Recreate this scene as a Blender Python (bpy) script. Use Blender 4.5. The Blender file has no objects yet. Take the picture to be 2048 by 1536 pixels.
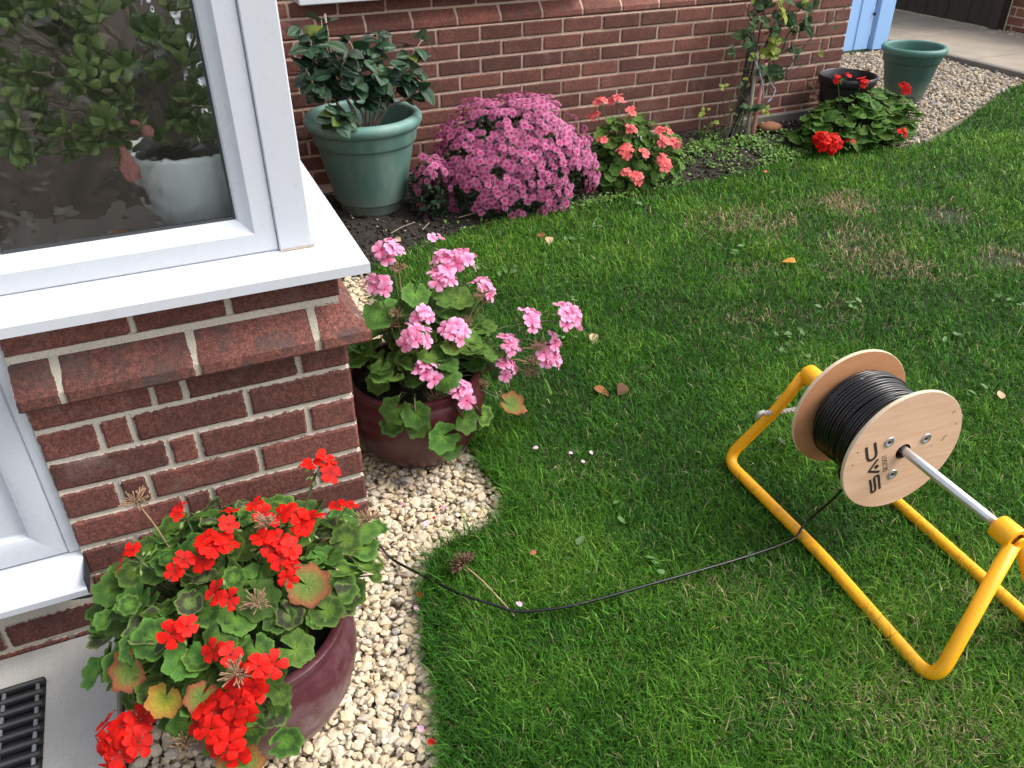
import bpy, math, random
import numpy as np
from mathutils import Vector, Matrix

S = bpy.context.scene
COL = S.collection
rnd = random.Random(7)
rng = np.random.default_rng(11)

# ------------------------------------------------------------------ camera
CY, CP, CR, CF = 0.4003, 0.5777, -0.00865, 1662.09
CAM = Vector((-0.2705, -1.5326, 1.4891))
fwd = Vector((math.sin(CY) * math.cos(CP), math.cos(CY) * math.cos(CP), -math.sin(CP)))
rgt = Vector((math.cos(CY), -math.sin(CY), 0.0))
upv = rgt.cross(fwd)
cr = rgt * math.cos(CR) + upv * math.sin(CR)
cu = upv * math.cos(CR) - rgt * math.sin(CR)
cam = bpy.data.cameras.new('camera')
cam.sensor_width = 36.0
cam.lens = CF / 2048 * 36.0
cam.clip_start, cam.clip_end = 0.05, 300.0
co = bpy.data.objects.new('camera', cam)
co.matrix_world = Matrix(((cr.x, cu.x, -fwd.x, CAM.x), (cr.y, cu.y, -fwd.y, CAM.y), (cr.z, cu.z, -fwd.z, CAM.z), (0, 0, 0, 1)))
COL.objects.link(co)
S.camera = co

# ------------------------------------------------------------------ light
SUN_EL, SUN_AZ = math.radians(50), math.radians(112)     # azimuth from +Y towards +X
w = bpy.data.worlds.new('World')
S.world = w
w.use_nodes = True
wn = w.node_tree
wn.nodes.clear()
sky = wn.nodes.new('ShaderNodeTexSky')
sky.sky_type = 'NISHITA'
sky.sun_disc = False
sky.sun_elevation = SUN_EL
sky.sun_rotation = SUN_AZ
sky.air_density, sky.dust_density, sky.ozone_density = 1.0, 4.0, 1.0
hs = wn.nodes.new('ShaderNodeHueSaturation')
hs.inputs['Saturation'].default_value = 0.40
bg = wn.nodes.new('ShaderNodeBackground')
bg.inputs['Strength'].default_value = 0.15
wo = wn.nodes.new('ShaderNodeOutputWorld')
wn.links.new(sky.outputs[0], hs.inputs['Color'])
wn.links.new(hs.outputs[0], bg.inputs[0])
wn.links.new(bg.outputs[0], wo.inputs[0])
sl = bpy.data.lights.new('sun', 'SUN')
sl.energy = 1.3
sl.angle = math.radians(28)
sl.color = (1.0, 0.95, 0.87)
so = bpy.data.objects.new('sun', sl)
sd = Vector((math.sin(SUN_AZ) * math.cos(SUN_EL), math.cos(SUN_AZ) * math.cos(SUN_EL), math.sin(SUN_EL)))
so.rotation_euler = sd.to_track_quat('Z', 'Y').to_euler()
COL.objects.link(so)
S.view_settings.view_transform = 'Standard'
S.view_settings.look = 'None'
S.view_settings.gamma = 1.0
S.view_settings.use_curve_mapping = False
S.view_settings.exposure = 1.02
S.render.engine = 'CYCLES'
S.cycles.use_denoising = True
S.cycles.max_bounces = 10
S.cycles.transmission_bounces = 8
S.cycles.transparent_max_bounces = 8

# ------------------------------------------------------------------ node helper
class NT:
    def __init__(s, name):
        s.m = bpy.data.materials.new(name)
        s.m.use_nodes = True
        s.t = s.m.node_tree
        s.t.nodes.clear()
        s.out = s.t.nodes.new('ShaderNodeOutputMaterial')
    def n(s, typ, ins=None, **kw):
        nd = s.t.nodes.new('ShaderNode' + typ)
        for k, v in kw.items():
            setattr(nd, k, v)
        for k, v in (ins or {}).items():
            sk = nd.inputs[k]
            if isinstance(v, bpy.types.NodeSocket):
                s.t.links.new(v, sk)
            else:
                if isinstance(v, tuple) and len(v) == 3 and sk.type == 'RGBA':
                    v = (*v, 1)
                sk.default_value = v
        return nd
    def coord(s, scale=None, rand=False):
        c = s.n('TexCoord').outputs['Object']
        if rand:
            r = s.n('ObjectInfo').outputs['Random']
            m = s.n('Math', {0: r, 1: 57.0}, operation='MULTIPLY').outputs[0]
            c = s.n('VectorMath', {0: c, 1: m}, operation='ADD').outputs[0]
        return c
    def noise(s, c, scale, detail=4.0, rough=0.55, dist=0.0):
        return s.n('TexNoise', {'Vector': c, 'Scale': scale, 'Detail': detail, 'Roughness': rough, 'Distortion': dist}).outputs['Fac']
    def ramp(s, f, stops):
        r = s.n('ValToRGB', {'Fac': f})
        e = r.color_ramp.elements
        while len(e) < len(stops):
            e.new(0.5)
        for i, (p, c) in enumerate(stops):
            e[i].position = p
            e[i].color = (*c, 1) if isinstance(c, tuple) else (c, c, c, 1)
        return r.outputs[0]
    def mix(s, f, a, b, typ='MIX'):
        nd = s.t.nodes.new('ShaderNodeMix')
        nd.data_type = 'RGBA'
        nd.blend_type = typ
        for k, v in ((0, f), (6, a), (7, b)):
            sk = nd.inputs[k]
            if isinstance(v, bpy.types.NodeSocket):
                s.t.links.new(v, sk)
            else:
                sk.default_value = (*v, 1) if isinstance(v, tuple) else v
        return nd.outputs[2]
    def math(s, op, a, b=0.0, clamp=False):
        nd = s.n('Math', {0: a, 1: b}, operation=op)
        nd.use_clamp = clamp
        return nd.outputs[0]
    def bump(s, h, strength=0.5, dist=0.002):
        return s.n('Bump', {'Height': h, 'Strength': strength, 'Distance': dist}).outputs[0]
    def bsdf(s, **ins):
        return s.n('BsdfPrincipled', {k.replace('_', ' '): v for k, v in ins.items()})
    def done(s, sh):
        s.t.links.new(sh, s.out.inputs[0])
        return s.m

def simple(name, col, rough=0.5, metal=0.0, var=0.12, bump=0.0, scale=40.0, coat=0.0):
    t = NT(name)
    c = t.coord()
    f = t.noise(c, scale)
    cc = t.mix(f, tuple(x * (1 - var) for x in col), tuple(min(1, x * (1 + var)) for x in col))
    b = t.bsdf(Base_Color=cc, Roughness=rough, Metallic=metal)
    b.inputs['Coat Weight'].default_value = coat
    if bump:
        t.t.links.new(t.bump(t.noise(c, scale * 6), bump, 0.002), b.inputs['Normal'])
    return t.done(b.outputs[0])

def mat_brick(name, dark, light, moss=0.0, smear=1.0, smcol=(0.50, 0.44, 0.36)):
    t = NT(name)
    c = t.coord(rand=True)
    rv = t.n('ObjectInfo').outputs['Random']
    n1 = t.noise(c, 14, 5, 0.6)
    n2 = t.noise(c, 260, 3, 0.7)
    n3 = t.noise(c, 620, 2, 0.6)
    col = t.mix(t.ramp(n1, [(0.3, 0.0), (0.7, 1.0)]), dark, light)
    n4 = t.noise(c, 110, 4, 0.65)
    col = t.mix(t.ramp(n4, [(0.36, 0.0), (0.60, 1.0)]), tuple(x * 0.62 for x in dark), col)
    col = t.mix(t.ramp(n2, [(0.32, 0.0), (0.56, 1.0)]), tuple(x * 0.40 for x in dark), col)
    fl = t.ramp(t.noise(c, 330, 1, 0.4), [(0.74, 0.0), (0.78, 0.85)])
    col = t.mix(fl, col, (0.42, 0.30, 0.25))
    val = t.math('ADD', t.math('MULTIPLY', rv, 0.60), 0.70)
    h = t.n('HueSaturation', {'Color': col, 'Value': val, 'Saturation': 1.0}).outputs[0]
    h = t.mix(t.math('MULTIPLY', t.ramp(t.noise(c, 9, 6, 0.7), [(0.56, 0.0), (0.74, 0.38)]), t.math('FRACT', t.math('MULTIPLY', rv, 13.7))), h, (0.36, 0.30, 0.27))
    if moss:
        h = t.mix(t.ramp(t.noise(c, 22, 4), [(0.5, 0.0), (0.7, moss)]), h, (0.055, 0.045, 0.042))
    ed = t.n('Attribute', attribute_name='edge').outputs['Fac']
    sm = t.math('ADD', ed, t.math('MULTIPLY', t.math('SUBTRACT', t.noise(c, 95, 5, 0.7), 0.5), 1.9 * smear))
    sm = t.ramp(sm, [(0.80, 0.0), (0.93, 1.0)])
    h = t.mix(sm, h, smcol)
    hh = t.math('ADD', t.math('MULTIPLY', n2, 1.0), t.math('MULTIPLY', n3, 0.6))
    b = t.bsdf(Base_Color=h, Roughness=0.85, Normal=t.bump(hh, 0.55, 0.0025))
    return t.done(b.outputs[0])

def mat_mortar(name, col):
    t = NT(name)
    c = t.coord()
    f = t.mix(t.noise(c, 16, 5), tuple(x * 0.75 for x in col), tuple(x * 1.12 for x in col))
    f = t.mix(t.ramp(t.noise(c, 400, 2), [(0.3, 0.0), (0.5, 1.0)]), tuple(x * 0.6 for x in col), f)
    b = t.bsdf(Base_Color=f, Roughness=0.92, Normal=t.bump(t.noise(c, 240, 4), 0.5, 0.003))
    return t.done(b.outputs[0])

def mat_upvc():
    t = NT('white_upvc')
    c = t.coord()
    f = t.ramp(t.noise(c, 2.5, 5, 0.6), [(0.40, (0.575, 0.60, 0.645)), (0.85, (0.56, 0.58, 0.62))])
    mp = t.n('Mapping', {'Vector': c, 'Scale': (14.0, 14.0, 1.5)}).outputs[0]
    f = t.mix(t.ramp(t.noise(mp, 2.0, 5, 0.7), [(0.58, 0.0), (0.85, 0.35)]), f, (0.46, 0.43, 0.38))
    f = t.mix(t.ramp(t.noise(c, 120, 2), [(0.72, 0.0), (0.85, 0.07)]), f, (0.45, 0.42, 0.38))
    b = t.bsdf(Base_Color=f, Roughness=t.ramp(t.noise(c, 30), [(0.3, 0.22), (0.8, 0.42)]))
    return t.done(b.outputs[0])

def mat_glass_pattern():
    t = NT('obscured_glass')
    c = t.coord()
    d = t.n('TexNoise', {'Vector': c, 'Scale': 26.0, 'Detail': 1.0}).outputs['Color']
    v = t.n('VectorMath', {0: d, 1: (0.03, 0.03, 0.03)}, operation='MULTIPLY').outputs[0]
    c2 = t.n('VectorMath', {0: c, 1: v}, operation='ADD').outputs[0]
    vo = t.n('TexVoronoi', {'Vector': c2, 'Scale': 30.0}, feature='SMOOTH_F1').outputs['Distance']
    h = t.math('ADD', t.math('MULTIPLY', vo, 0.9), t.math('MULTIPLY', t.noise(c2, 34, 1), 0.6))
    b = t.bsdf(Base_Color=(0.93, 0.97, 0.96), Roughness=0.085, IOR=1.45, Normal=t.bump(h, 0.6, 0.010))
    b.inputs['Transmission Weight'].default_value = 1.0
    return t.done(b.outputs[0])

def mat_glass_plain():
    t = NT('clear_glass')
    b = t.bsdf(Base_Color=(0.95, 0.98, 0.97), Roughness=0.0, IOR=1.45)
    b.inputs['Transmission Weight'].default_value = 1.0
    return t.done(b.outputs[0])

def mat_foliage(name, stops, edge=None, rough=0.5, trans=0.28, var=0.32, vein=0.35, spec=0.16):
    """leaf colour by distance from the stalk (attribute rad), veins by attribute ang"""
    t = NT(name)
    c = t.coord(rand=True)
    rad = t.n('Attribute', attribute_name='rad').outputs['Fac']
    ang = t.n('Attribute', attribute_name='ang').outputs['Fac']
    wob = t.math('ADD', rad, t.math('MULTIPLY', t.math('SUBTRACT', t.noise(c, 3.0, 3), 0.5), 0.30))
    col = t.ramp(wob, stops)
    vn = t.math('MULTIPLY', t.ramp(ang, [(0.86, 0.0), (1.0, 1.0)]), vein)
    col = t.mix(vn, col, t.mix(0.5, col, (0.20, 0.32, 0.10)))
    rv = t.n('ObjectInfo').outputs['Random']
    val = t.math('ADD', t.math('MULTIPLY', rv, 2 * var), 1 - var)
    val = t.math('MULTIPLY', val, t.math('ADD', t.math('MULTIPLY', t.noise(c, 7, 3), 0.5), 0.75))
    hue = t.math('ADD', t.math('MULTIPLY', t.math('FRACT', t.math('MULTIPLY', rv, 7.31)), 0.032), 0.466)
    col = t.n('HueSaturation', {'Color': col, 'Value': val, 'Hue': hue}).outputs[0]
    b = t.bsdf(Base_Color=col, Roughness=rough, Normal=t.bump(t.math('ADD', ang, t.noise(c, 14, 3)), 0.35, 0.05))
    b.inputs['Specular IOR Level'].default_value = spec
    tr = t.n('BsdfTranslucent', {'Color': col})
    return t.done(t.n('MixShader', {0: trans, 1: b.outputs[0], 2: tr.outputs[0]}).outputs[0])

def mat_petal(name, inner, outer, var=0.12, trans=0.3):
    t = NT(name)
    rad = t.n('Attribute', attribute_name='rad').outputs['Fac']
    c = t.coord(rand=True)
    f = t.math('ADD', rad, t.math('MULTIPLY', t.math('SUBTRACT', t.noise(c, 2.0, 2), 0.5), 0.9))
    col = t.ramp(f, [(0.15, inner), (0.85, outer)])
    rv = t.n('ObjectInfo').outputs['Random']
    col = t.n('HueSaturation', {'Color': col, 'Value': t.math('ADD', t.math('MULTIPLY', rv, 2 * var), 1 - var)}).outputs[0]
    b = t.bsdf(Base_Color=col, Roughness=0.6)
    b.inputs['Specular IOR Level'].default_value = 0.2
    tr = t.n('BsdfTranslucent', {'Color': col})
    return t.done(t.n('MixShader', {0: trans, 1: b.outputs[0], 2: tr.outputs[0]}).outputs[0])

def mat_tint(name, rough=0.8, trans=0.0, bump=0.0, bscale=200.0, spec=0.3):
    """colour straight from the per-piece attribute tint"""
    t = NT(name)
    col = t.n('Attribute', attribute_name='tint').outputs['Color']
    c = t.coord()
    col2 = t.mix(t.noise(c, bscale, 3), t.mix(0.35, col, (0.0, 0.0, 0.0)), col) if bump else col
    b = t.bsdf(Base_Color=col2, Roughness=rough)
    b.inputs['Specular IOR Level'].default_value = spec
    if bump:
        t.t.links.new(t.bump(t.noise(c, bscale, 4), bump, 0.002), b.inputs['Normal'])
    if trans:
        tr = t.n('BsdfTranslucent', {'Color': col2})
        return t.done(t.n('MixShader', {0: trans, 1: b.outputs[0], 2: tr.outputs[0]}).outputs[0])
    return t.done(b.outputs[0])

def mat_soil(name, a, b_, scale=60):
    t = NT(name)
    c = t.coord()
    n = t.noise(c, scale, 8, 0.7)
    col = t.ramp(n, [(0.3, a), (0.7, b_)])
    col = t.mix(t.ramp(t.noise(c, 210, 2), [(0.68, 0.0), (0.74, 0.7)]), col, (0.12, 0.10, 0.075))
    b = t.bsdf(Base_Color=col, Roughness=0.95, Normal=t.bump(n, 1.0, 0.02))
    return t.done(b.outputs[0])

def mat_concrete(name, col, stain=0.25):
    t = NT(name)
    c = t.coord()
    f = t.mix(t.ramp(t.noise(c, 4, 8, 0.65), [(0.3, 0.0), (0.75, 1.0)]), tuple(x * (1 - stain) for x in col), col)
    f = t.mix(t.ramp(t.noise(c, 300, 3), [(0.36, 0.0), (0.5, 1.0)]), tuple(x * 0.72 for x in col), f)
    f = t.mix(t.ramp(t.noise(c, 18, 3), [(0.66, 0.0), (0.72, 0.35)]), f, tuple(x * 0.6 for x in col))
    h = t.math('ADD', t.noise(c, 260, 4), t.math('MULTIPLY', t.n('TexWave', {'Vector': c, 'Scale': 60.0, 'Distortion': 1.5}).outputs['Fac'], 0.35))
    b = t.bsdf(Base_Color=f, Roughness=0.88, Normal=t.bump(h, 0.4, 0.002))
    return t.done(b.outputs[0])

def mat_glaze(name, base, bloom, amt, rough=0.18):
    t = NT(name)
    c = t.coord()
    z = t.n('SeparateXYZ', {0: c}).outputs[2]
    n = t.noise(c, 14, 6, 0.65)
    lo = t.ramp(t.math('MULTIPLY', z, 3.4), [(0.05, 1.0), (0.8, 0.2)])
    f = t.math('MULTIPLY', t.ramp(n, [(0.45, 0.0), (0.68, 1.0)]), t.math('MULTIPLY', lo, amt))
    col = t.mix(f, base, bloom)
    sp = t.ramp(t.noise(c, 170, 2), [(0.70, 0.0), (0.76, 0.5)])
    col = t.mix(sp, col, bloom)
    b = t.bsdf(Base_Color=col, Roughness=t.mix(f, (rough,) * 3, (0.5,) * 3), Normal=t.bump(t.noise(c, 24, 3), 0.12, 0.01))
    return t.done(b.outputs[0])

def mat_plastic_pot(name, col, pale):
    t = NT(name)
    c = t.coord()
    s = t.n('Mapping', {'Vector': c, 'Scale': (9.0, 9.0, 1.6)}).outputs[0]
    n = t.noise(s, 1.6, 5, 0.6)
    cc = t.mix(t.ramp(n, [(0.42, 0.0), (0.72, 0.75)]), col, pale)
    z = t.n('SeparateXYZ', {0: c}).outputs[2]
    dirt = t.math('MULTIPLY', t.ramp(t.math('MULTIPLY', z, 6.0), [(0.0, 1.0), (0.9, 0.0)]), t.noise(c, 30, 5))
    cc = t.mix(dirt, cc, (0.24, 0.24, 0.19))
    cc = t.mix(t.ramp(t.noise(c, 150, 3), [(0.66, 0.0), (0.76, 0.25)]), cc, (0.35, 0.38, 0.33))
    b = t.bsdf(Base_Color=cc, Roughness=0.55)
    return t.done(b.outputs[0])

def mat_wood(name, col, grain, ply=False):
    t = NT(name)
    c = t.coord()
    s = t.n('Mapping', {'Vector': c, 'Rotation': (0.0, 0.35, 0.0), 'Scale': (3.0, 3.0, 30.0)}).outputs[0]
    n = t.noise(s, 2.2, 6, 0.6, 0.6)
    cc = t.mix(t.ramp(n, [(0.3, 0.0), (0.75, 1.0)]), col, grain)
    cc = t.mix(t.ramp(t.noise(c, 5, 3), [(0.35, 0.0), (0.8, 0.35)]), cc, tuple(x * 0.82 for x in col))
    b = t.bsdf(Base_Color=cc, Roughness=0.62, Normal=t.bump(n, 0.12, 0.001))
    return t.done(b.outputs[0])

def mat_paint(name, col, chip):
    t = NT(name)
    c = t.coord()
    cc = t.mix(t.noise(c, 12, 4), tuple(x * 0.9 for x in col), col)
    k = t.ramp(t.noise(c, 90, 5, 0.7), [(0.70, 0.0), (0.735, 1.0)])
    cc = t.mix(k, cc, chip)
    z = t.n('SeparateXYZ', {0: c}).outputs[2]
    lo = t.ramp(t.math('MULTIPLY', z, 14.0), [(0.15, 1.0), (0.75, 0.0)])
    cc = t.mix(t.math('MULTIPLY', lo, t.ramp(t.noise(c, 45, 6, 0.7), [(0.50, 0.0), (0.66, 0.75)])), cc, (0.20, 0.13, 0.05))
    cc = t.mix(t.ramp(t.noise(t.n('Mapping', {'Vector': c, 'Scale': (60.0, 14.0, 60.0)}).outputs[0], 3.0, 3), [(0.70, 0.0), (0.74, 0.55)]), cc, (0.42, 0.22, 0.06))
    b = t.bsdf(Base_Color=cc, Roughness=0.42, Normal=t.bump(t.noise(c, 60, 3), 0.2, 0.003))
    return t.done(b.outputs[0])

M = {}
M['brick'] = mat_brick('brick_red_brown', (0.148, 0.051, 0.040), (0.270, 0.092, 0.066))
M['brick_warm'] = mat_brick('brick_warm', (0.140, 0.050, 0.036), (0.245, 0.086, 0.059), smear=0.7, smcol=(0.50, 0.37, 0.29))
M['plinth'] = mat_brick('brick_plinth', (0.150, 0.052, 0.040), (0.290, 0.100, 0.072), moss=0.75, smear=0.6)
M['brick_far'] = mat_brick('brick_far', (0.20, 0.075, 0.050), (0.30, 0.115, 0.075), smear=0.4)
M['mortar'] = mat_mortar('mortar_grey', (0.60, 0.54, 0.45))
M['mortar_warm'] = mat_mortar('mortar_warm', (0.56, 0.42, 0.33))
M['joint'] = mat_mortar('joint_mortar', (0.44, 0.40, 0.32))
M['plinth_warm'] = mat_brick('brick_plinth_warm', (0.19, 0.064, 0.046), (0.34, 0.118, 0.080), moss=0.4, smear=0.7, smcol=(0.50, 0.37, 0.29))
M['upvc'] = mat_upvc()
M['glass_obs'] = mat_glass_pattern()
M['glass'] = mat_glass_plain()
tpc = NT('translucent_roof_sheet')
M['roof_light_pass'] = tpc.done(tpc.n('MixShader', {0: 0.55, 1: tpc.n('BsdfTransparent', {'Color': (0.9, 0.93, 0.95)}).outputs[0], 2: tpc.n('BsdfTranslucent', {'Color': (0.8, 0.82, 0.84)}).outputs[0]}).outputs[0])
M['sealant'] = simple('grimy_sealant', (0.36, 0.29, 0.22), 0.7, var=0.5, scale=90)
M['gasket'] = simple('black_gasket', (0.03, 0.035, 0.04), 0.6)
M['soil'] = mat_soil('dark_soil', (0.012, 0.010, 0.008), (0.045, 0.036, 0.027))
M['turf'] = mat_soil('turf_thatch', (0.014, 0.020, 0.008), (0.050, 0.060, 0.022), 40)
M['gravel_bed'] = mat_soil('gravel_bed', (0.20, 0.17, 0.12), (0.42, 0.36, 0.26), 120)
M['stone'] = mat_tint('limestone_chips', 0.85, 0, 0.35, 260.0)
M['grass'] = mat_tint('grass_blades', 0.5, 0.32, 0, spec=0.16)
M['weed'] = mat_tint('weed_leaves', 0.5, 0.3)
M['crumb'] = mat_tint('soil_crumbs', 0.95)
M['concrete'] = mat_concrete('concrete_slab', (0.50, 0.49, 0.46))
M['paving'] = mat_concrete('path_concrete', (0.37, 0.315, 0.25), 0.4)
M['kerb'] = mat_concrete('kerb_concrete', (0.19, 0.165, 0.145))
M['glaze_purple'] = mat_glaze('purple_glaze', (0.072, 0.017, 0.025), (0.30, 0.22, 0.24), 1.0, 0.36)
M['glaze_red'] = mat_glaze('oxblood_glaze', (0.060, 0.012, 0.016), (0.12, 0.06, 0.07), 0.25, 0.28)
M['pot_green'] = mat_plastic_pot('green_plastic', (0.070, 0.158, 0.132), (0.17, 0.245, 0.21))
M['pot_teal'] = mat_plastic_pot('dark_teal_plastic', (0.018, 0.062, 0.050), (0.040, 0.100, 0.084))
M['rim_green_sunlit'] = mat_plastic_pot('green_plastic_sunlit_rim', (0.105, 0.23, 0.20), (0.21, 0.31, 0.28))  # rim paler than its tub: sunlight from above put into the colour
M['rim_teal_sunlit'] = mat_plastic_pot('teal_plastic_sunlit_rim', (0.045, 0.145, 0.115), (0.09, 0.20, 0.165))  # same for the teal tub, sunlit rim painted lighter than the body
M['pot_black'] = simple('black_plastic', (0.012, 0.012, 0.014), 0.4)
M['pot_white'] = simple('white_glazed_pot', (0.86, 0.88, 0.88), 0.2)
G_IN, G_ZONE, G_OUT = (0.092, 0.225, 0.030), (0.030, 0.082, 0.018), (0.060, 0.165, 0.026)
M['leaf_zonal'] = mat_foliage('zonal_leaf', [(0.10, G_IN), (0.42, (0.064, 0.170, 0.026)), (0.60, G_ZONE), (0.80, (0.042, 0.118, 0.022)), (0.97, (0.098, 0.23, 0.040))])
M['leaf_bronze'] = mat_foliage('bronze_zonal_leaf', [(0.10, (0.13, 0.22, 0.06)), (0.42, (0.10, 0.18, 0.05)), (0.55, (0.055, 0.060, 0.035)), (0.85, (0.050, 0.060, 0.034)), (0.97, (0.14, 0.22, 0.06))])
M['leaf_plain'] = mat_foliage('plain_geranium_leaf', [(0.1, G_IN), (0.6, (0.044, 0.125, 0.023)), (0.97, (0.076, 0.190, 0.034))])
M['leaf_yellow'] = mat_foliage('yellowed_leaf', [(0.1, (0.20, 0.28, 0.04)), (0.5, (0.42, 0.38, 0.04)), (0.95, (0.46, 0.24, 0.05))], var=0.15)
M['leaf_ochre'] = mat_foliage('browning_leaf', [(0.1, (0.10, 0.22, 0.04)), (0.55, (0.18, 0.22, 0.05)), (0.82, (0.34, 0.17, 0.05)), (1.0, (0.22, 0.09, 0.035))], var=0.15)
M['leaf_cam'] = mat_foliage('glossy_dark_leaf', [(0.0, (0.017, 0.052, 0.028)), (1.0, (0.022, 0.062, 0.032))], rough=0.34, trans=0.12, var=0.45, vein=0.3, spec=0.5)
M['leaf_cam_y'] = mat_foliage('yellow_green_leaf', [(0.0, (0.12, 0.17, 0.03)), (1.0, (0.055, 0.10, 0.03))], rough=0.4)
M['leaf_rose'] = mat_foliage('rose_leaf', [(0.0, (0.050, 0.105, 0.040)), (1.0, (0.045, 0.095, 0.042))], var=0.4)
M['leaf_lime'] = mat_foliage('lime_rose_leaf', [(0.0, (0.22, 0.30, 0.05)), (1.0, (0.20, 0.28, 0.06))])
M['leaf_jade'] = mat_foliage('succulent_leaf', [(0.0, (0.075, 0.155, 0.035)), (1.0, (0.14, 0.20, 0.07))], rough=0.4, trans=0.1, vein=0.0, var=0.5)
M['leaf_jade_p'] = mat_foliage('pinkish_succulent_leaf', [(0.0, (0.42, 0.20, 0.15)), (1.0, (0.34, 0.17, 0.12))], trans=0.1, vein=0.0)
M['stem'] = simple('green_stem', (0.075, 0.115, 0.035), 0.6, var=0.35, scale=20)
M['stem_brown'] = simple('brown_stem', (0.11, 0.075, 0.045), 0.8, var=0.4, scale=30)
M['stem_grey'] = simple('pale_woody_stem', (0.27, 0.22, 0.165), 0.85, var=0.3, scale=30)
M['stem_dark'] = simple('dark_rose_stem', (0.042, 0.038, 0.025), 0.8, var=0.5, scale=25)
M['dry'] = simple('dead_flower', (0.26, 0.165, 0.095), 0.9, var=0.5, scale=60)
M['bud'] = simple('green_bud', (0.16, 0.24, 0.07), 0.6, var=0.3)
M['red'] = mat_petal('scarlet_petal', (0.42, 0.005, 0.003), (0.74, 0.012, 0.006), var=0.28)
M['coral'] = mat_petal('coral_petal', (0.80, 0.115, 0.125), (0.86, 0.21, 0.205))
M['pink'] = mat_petal('pink_petal', (0.80, 0.14, 0.33), (0.80, 0.40, 0.59))
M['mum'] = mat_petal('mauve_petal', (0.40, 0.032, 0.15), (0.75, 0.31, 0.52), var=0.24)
M['mum_leaf'] = mat_tint('mum_foliage', 0.6, 0.15)
M['yellow'] = mat_paint('yellow_paint', (0.96, 0.43, 0.004), (0.30, 0.16, 0.05))
M['steel'] = simple('galvanised_steel', (0.62, 0.63, 0.65), 0.32, 0.9, 0.12, 0.05, 60)
M['zinc'] = simple('zinc_washer', (0.50, 0.53, 0.58), 0.38, 0.85, 0.2)
M['hole'] = simple('dark_hole', (0.01, 0.009, 0.008), 0.9)
M['ply'] = mat_wood('plywood_face', (0.72, 0.49, 0.335), (0.60, 0.35, 0.205))
M['ply_in'] = mat_wood('plywood_inner_face', (0.52, 0.235, 0.105), (0.58, 0.29, 0.14))
M['ply_edge'] = mat_wood('plywood_edge', (0.70, 0.58, 0.42), (0.60, 0.46, 0.30))
M['cable'] = simple('black_cable_sheath', (0.006, 0.006, 0.007), 0.27, var=0.2)
M['ink'] = simple('burnt_ink', (0.025, 0.014, 0.010), 0.8)
M['rubber'] = simple('black_rubber', (0.013, 0.014, 0.016), 0.55, bump=0.2, scale=60)
M['rod'] = simple('dull_alloy_rod', (0.36, 0.38, 0.42), 0.5, 0.4)
M['blue'] = simple('pale_blue_paint', (0.30, 0.52, 0.86), 0.45, var=0.06, scale=6)
M['board'] = simple('dark_stained_board', (0.030, 0.020, 0.014), 0.8, var=0.4, bump=0.3, scale=14)
M['cane_pink'] = simple('pinkish_cane', (0.46, 0.19, 0.15), 0.7, var=0.3, scale=20)
M['cane_grey'] = simple('weathered_cane', (0.26, 0.225, 0.18), 0.85, var=0.3, scale=20)
M['cord'] = simple('blue_grey_cord', (0.20, 0.25, 0.36), 0.7)
M['rope'] = simple('grey_braided_rope', (0.46, 0.45, 0.42), 0.8, var=0.25, scale=200)
M['rock'] = simple('orange_brown_rock', (0.20, 0.085, 0.040), 0.9, var=0.35, bump=0.5, scale=20)
M['flint'] = simple('pale_flint', (0.42, 0.39, 0.34), 0.8, var=0.4, bump=0.5, scale=20)
M['dark_in'] = simple('porch_floor_mat', (0.055, 0.040, 0.034), 0.9, var=0.3)
M['in_wall'] = simple('porch_inner_wall', (0.115, 0.085, 0.075), 0.9, var=0.2, scale=4)
M['dead_leaf'] = simple('dead_brown_leaf', (0.20, 0.075, 0.026), 0.95, var=0.4, scale=50)
M['dead_leaf_d'] = simple('dark_dead_leaf', (0.085, 0.036, 0.018), 0.95, var=0.5, scale=50)
M['dead_head'] = simple('dark_dried_flower', (0.15, 0.085, 0.05), 0.9, var=0.5, scale=60)
M['dead_leaf_o'] = simple('orange_dead_leaf', (0.60, 0.24, 0.035), 0.7, var=0.25, scale=50)
M['tan_leaf'] = simple('tan_dead_leaf', (0.44, 0.30, 0.18), 0.8, var=0.3, scale=50)
M['petal_pale'] = simple('fallen_pale_pink_petal', (0.62, 0.36, 0.48), 0.6, var=0.1)

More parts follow.
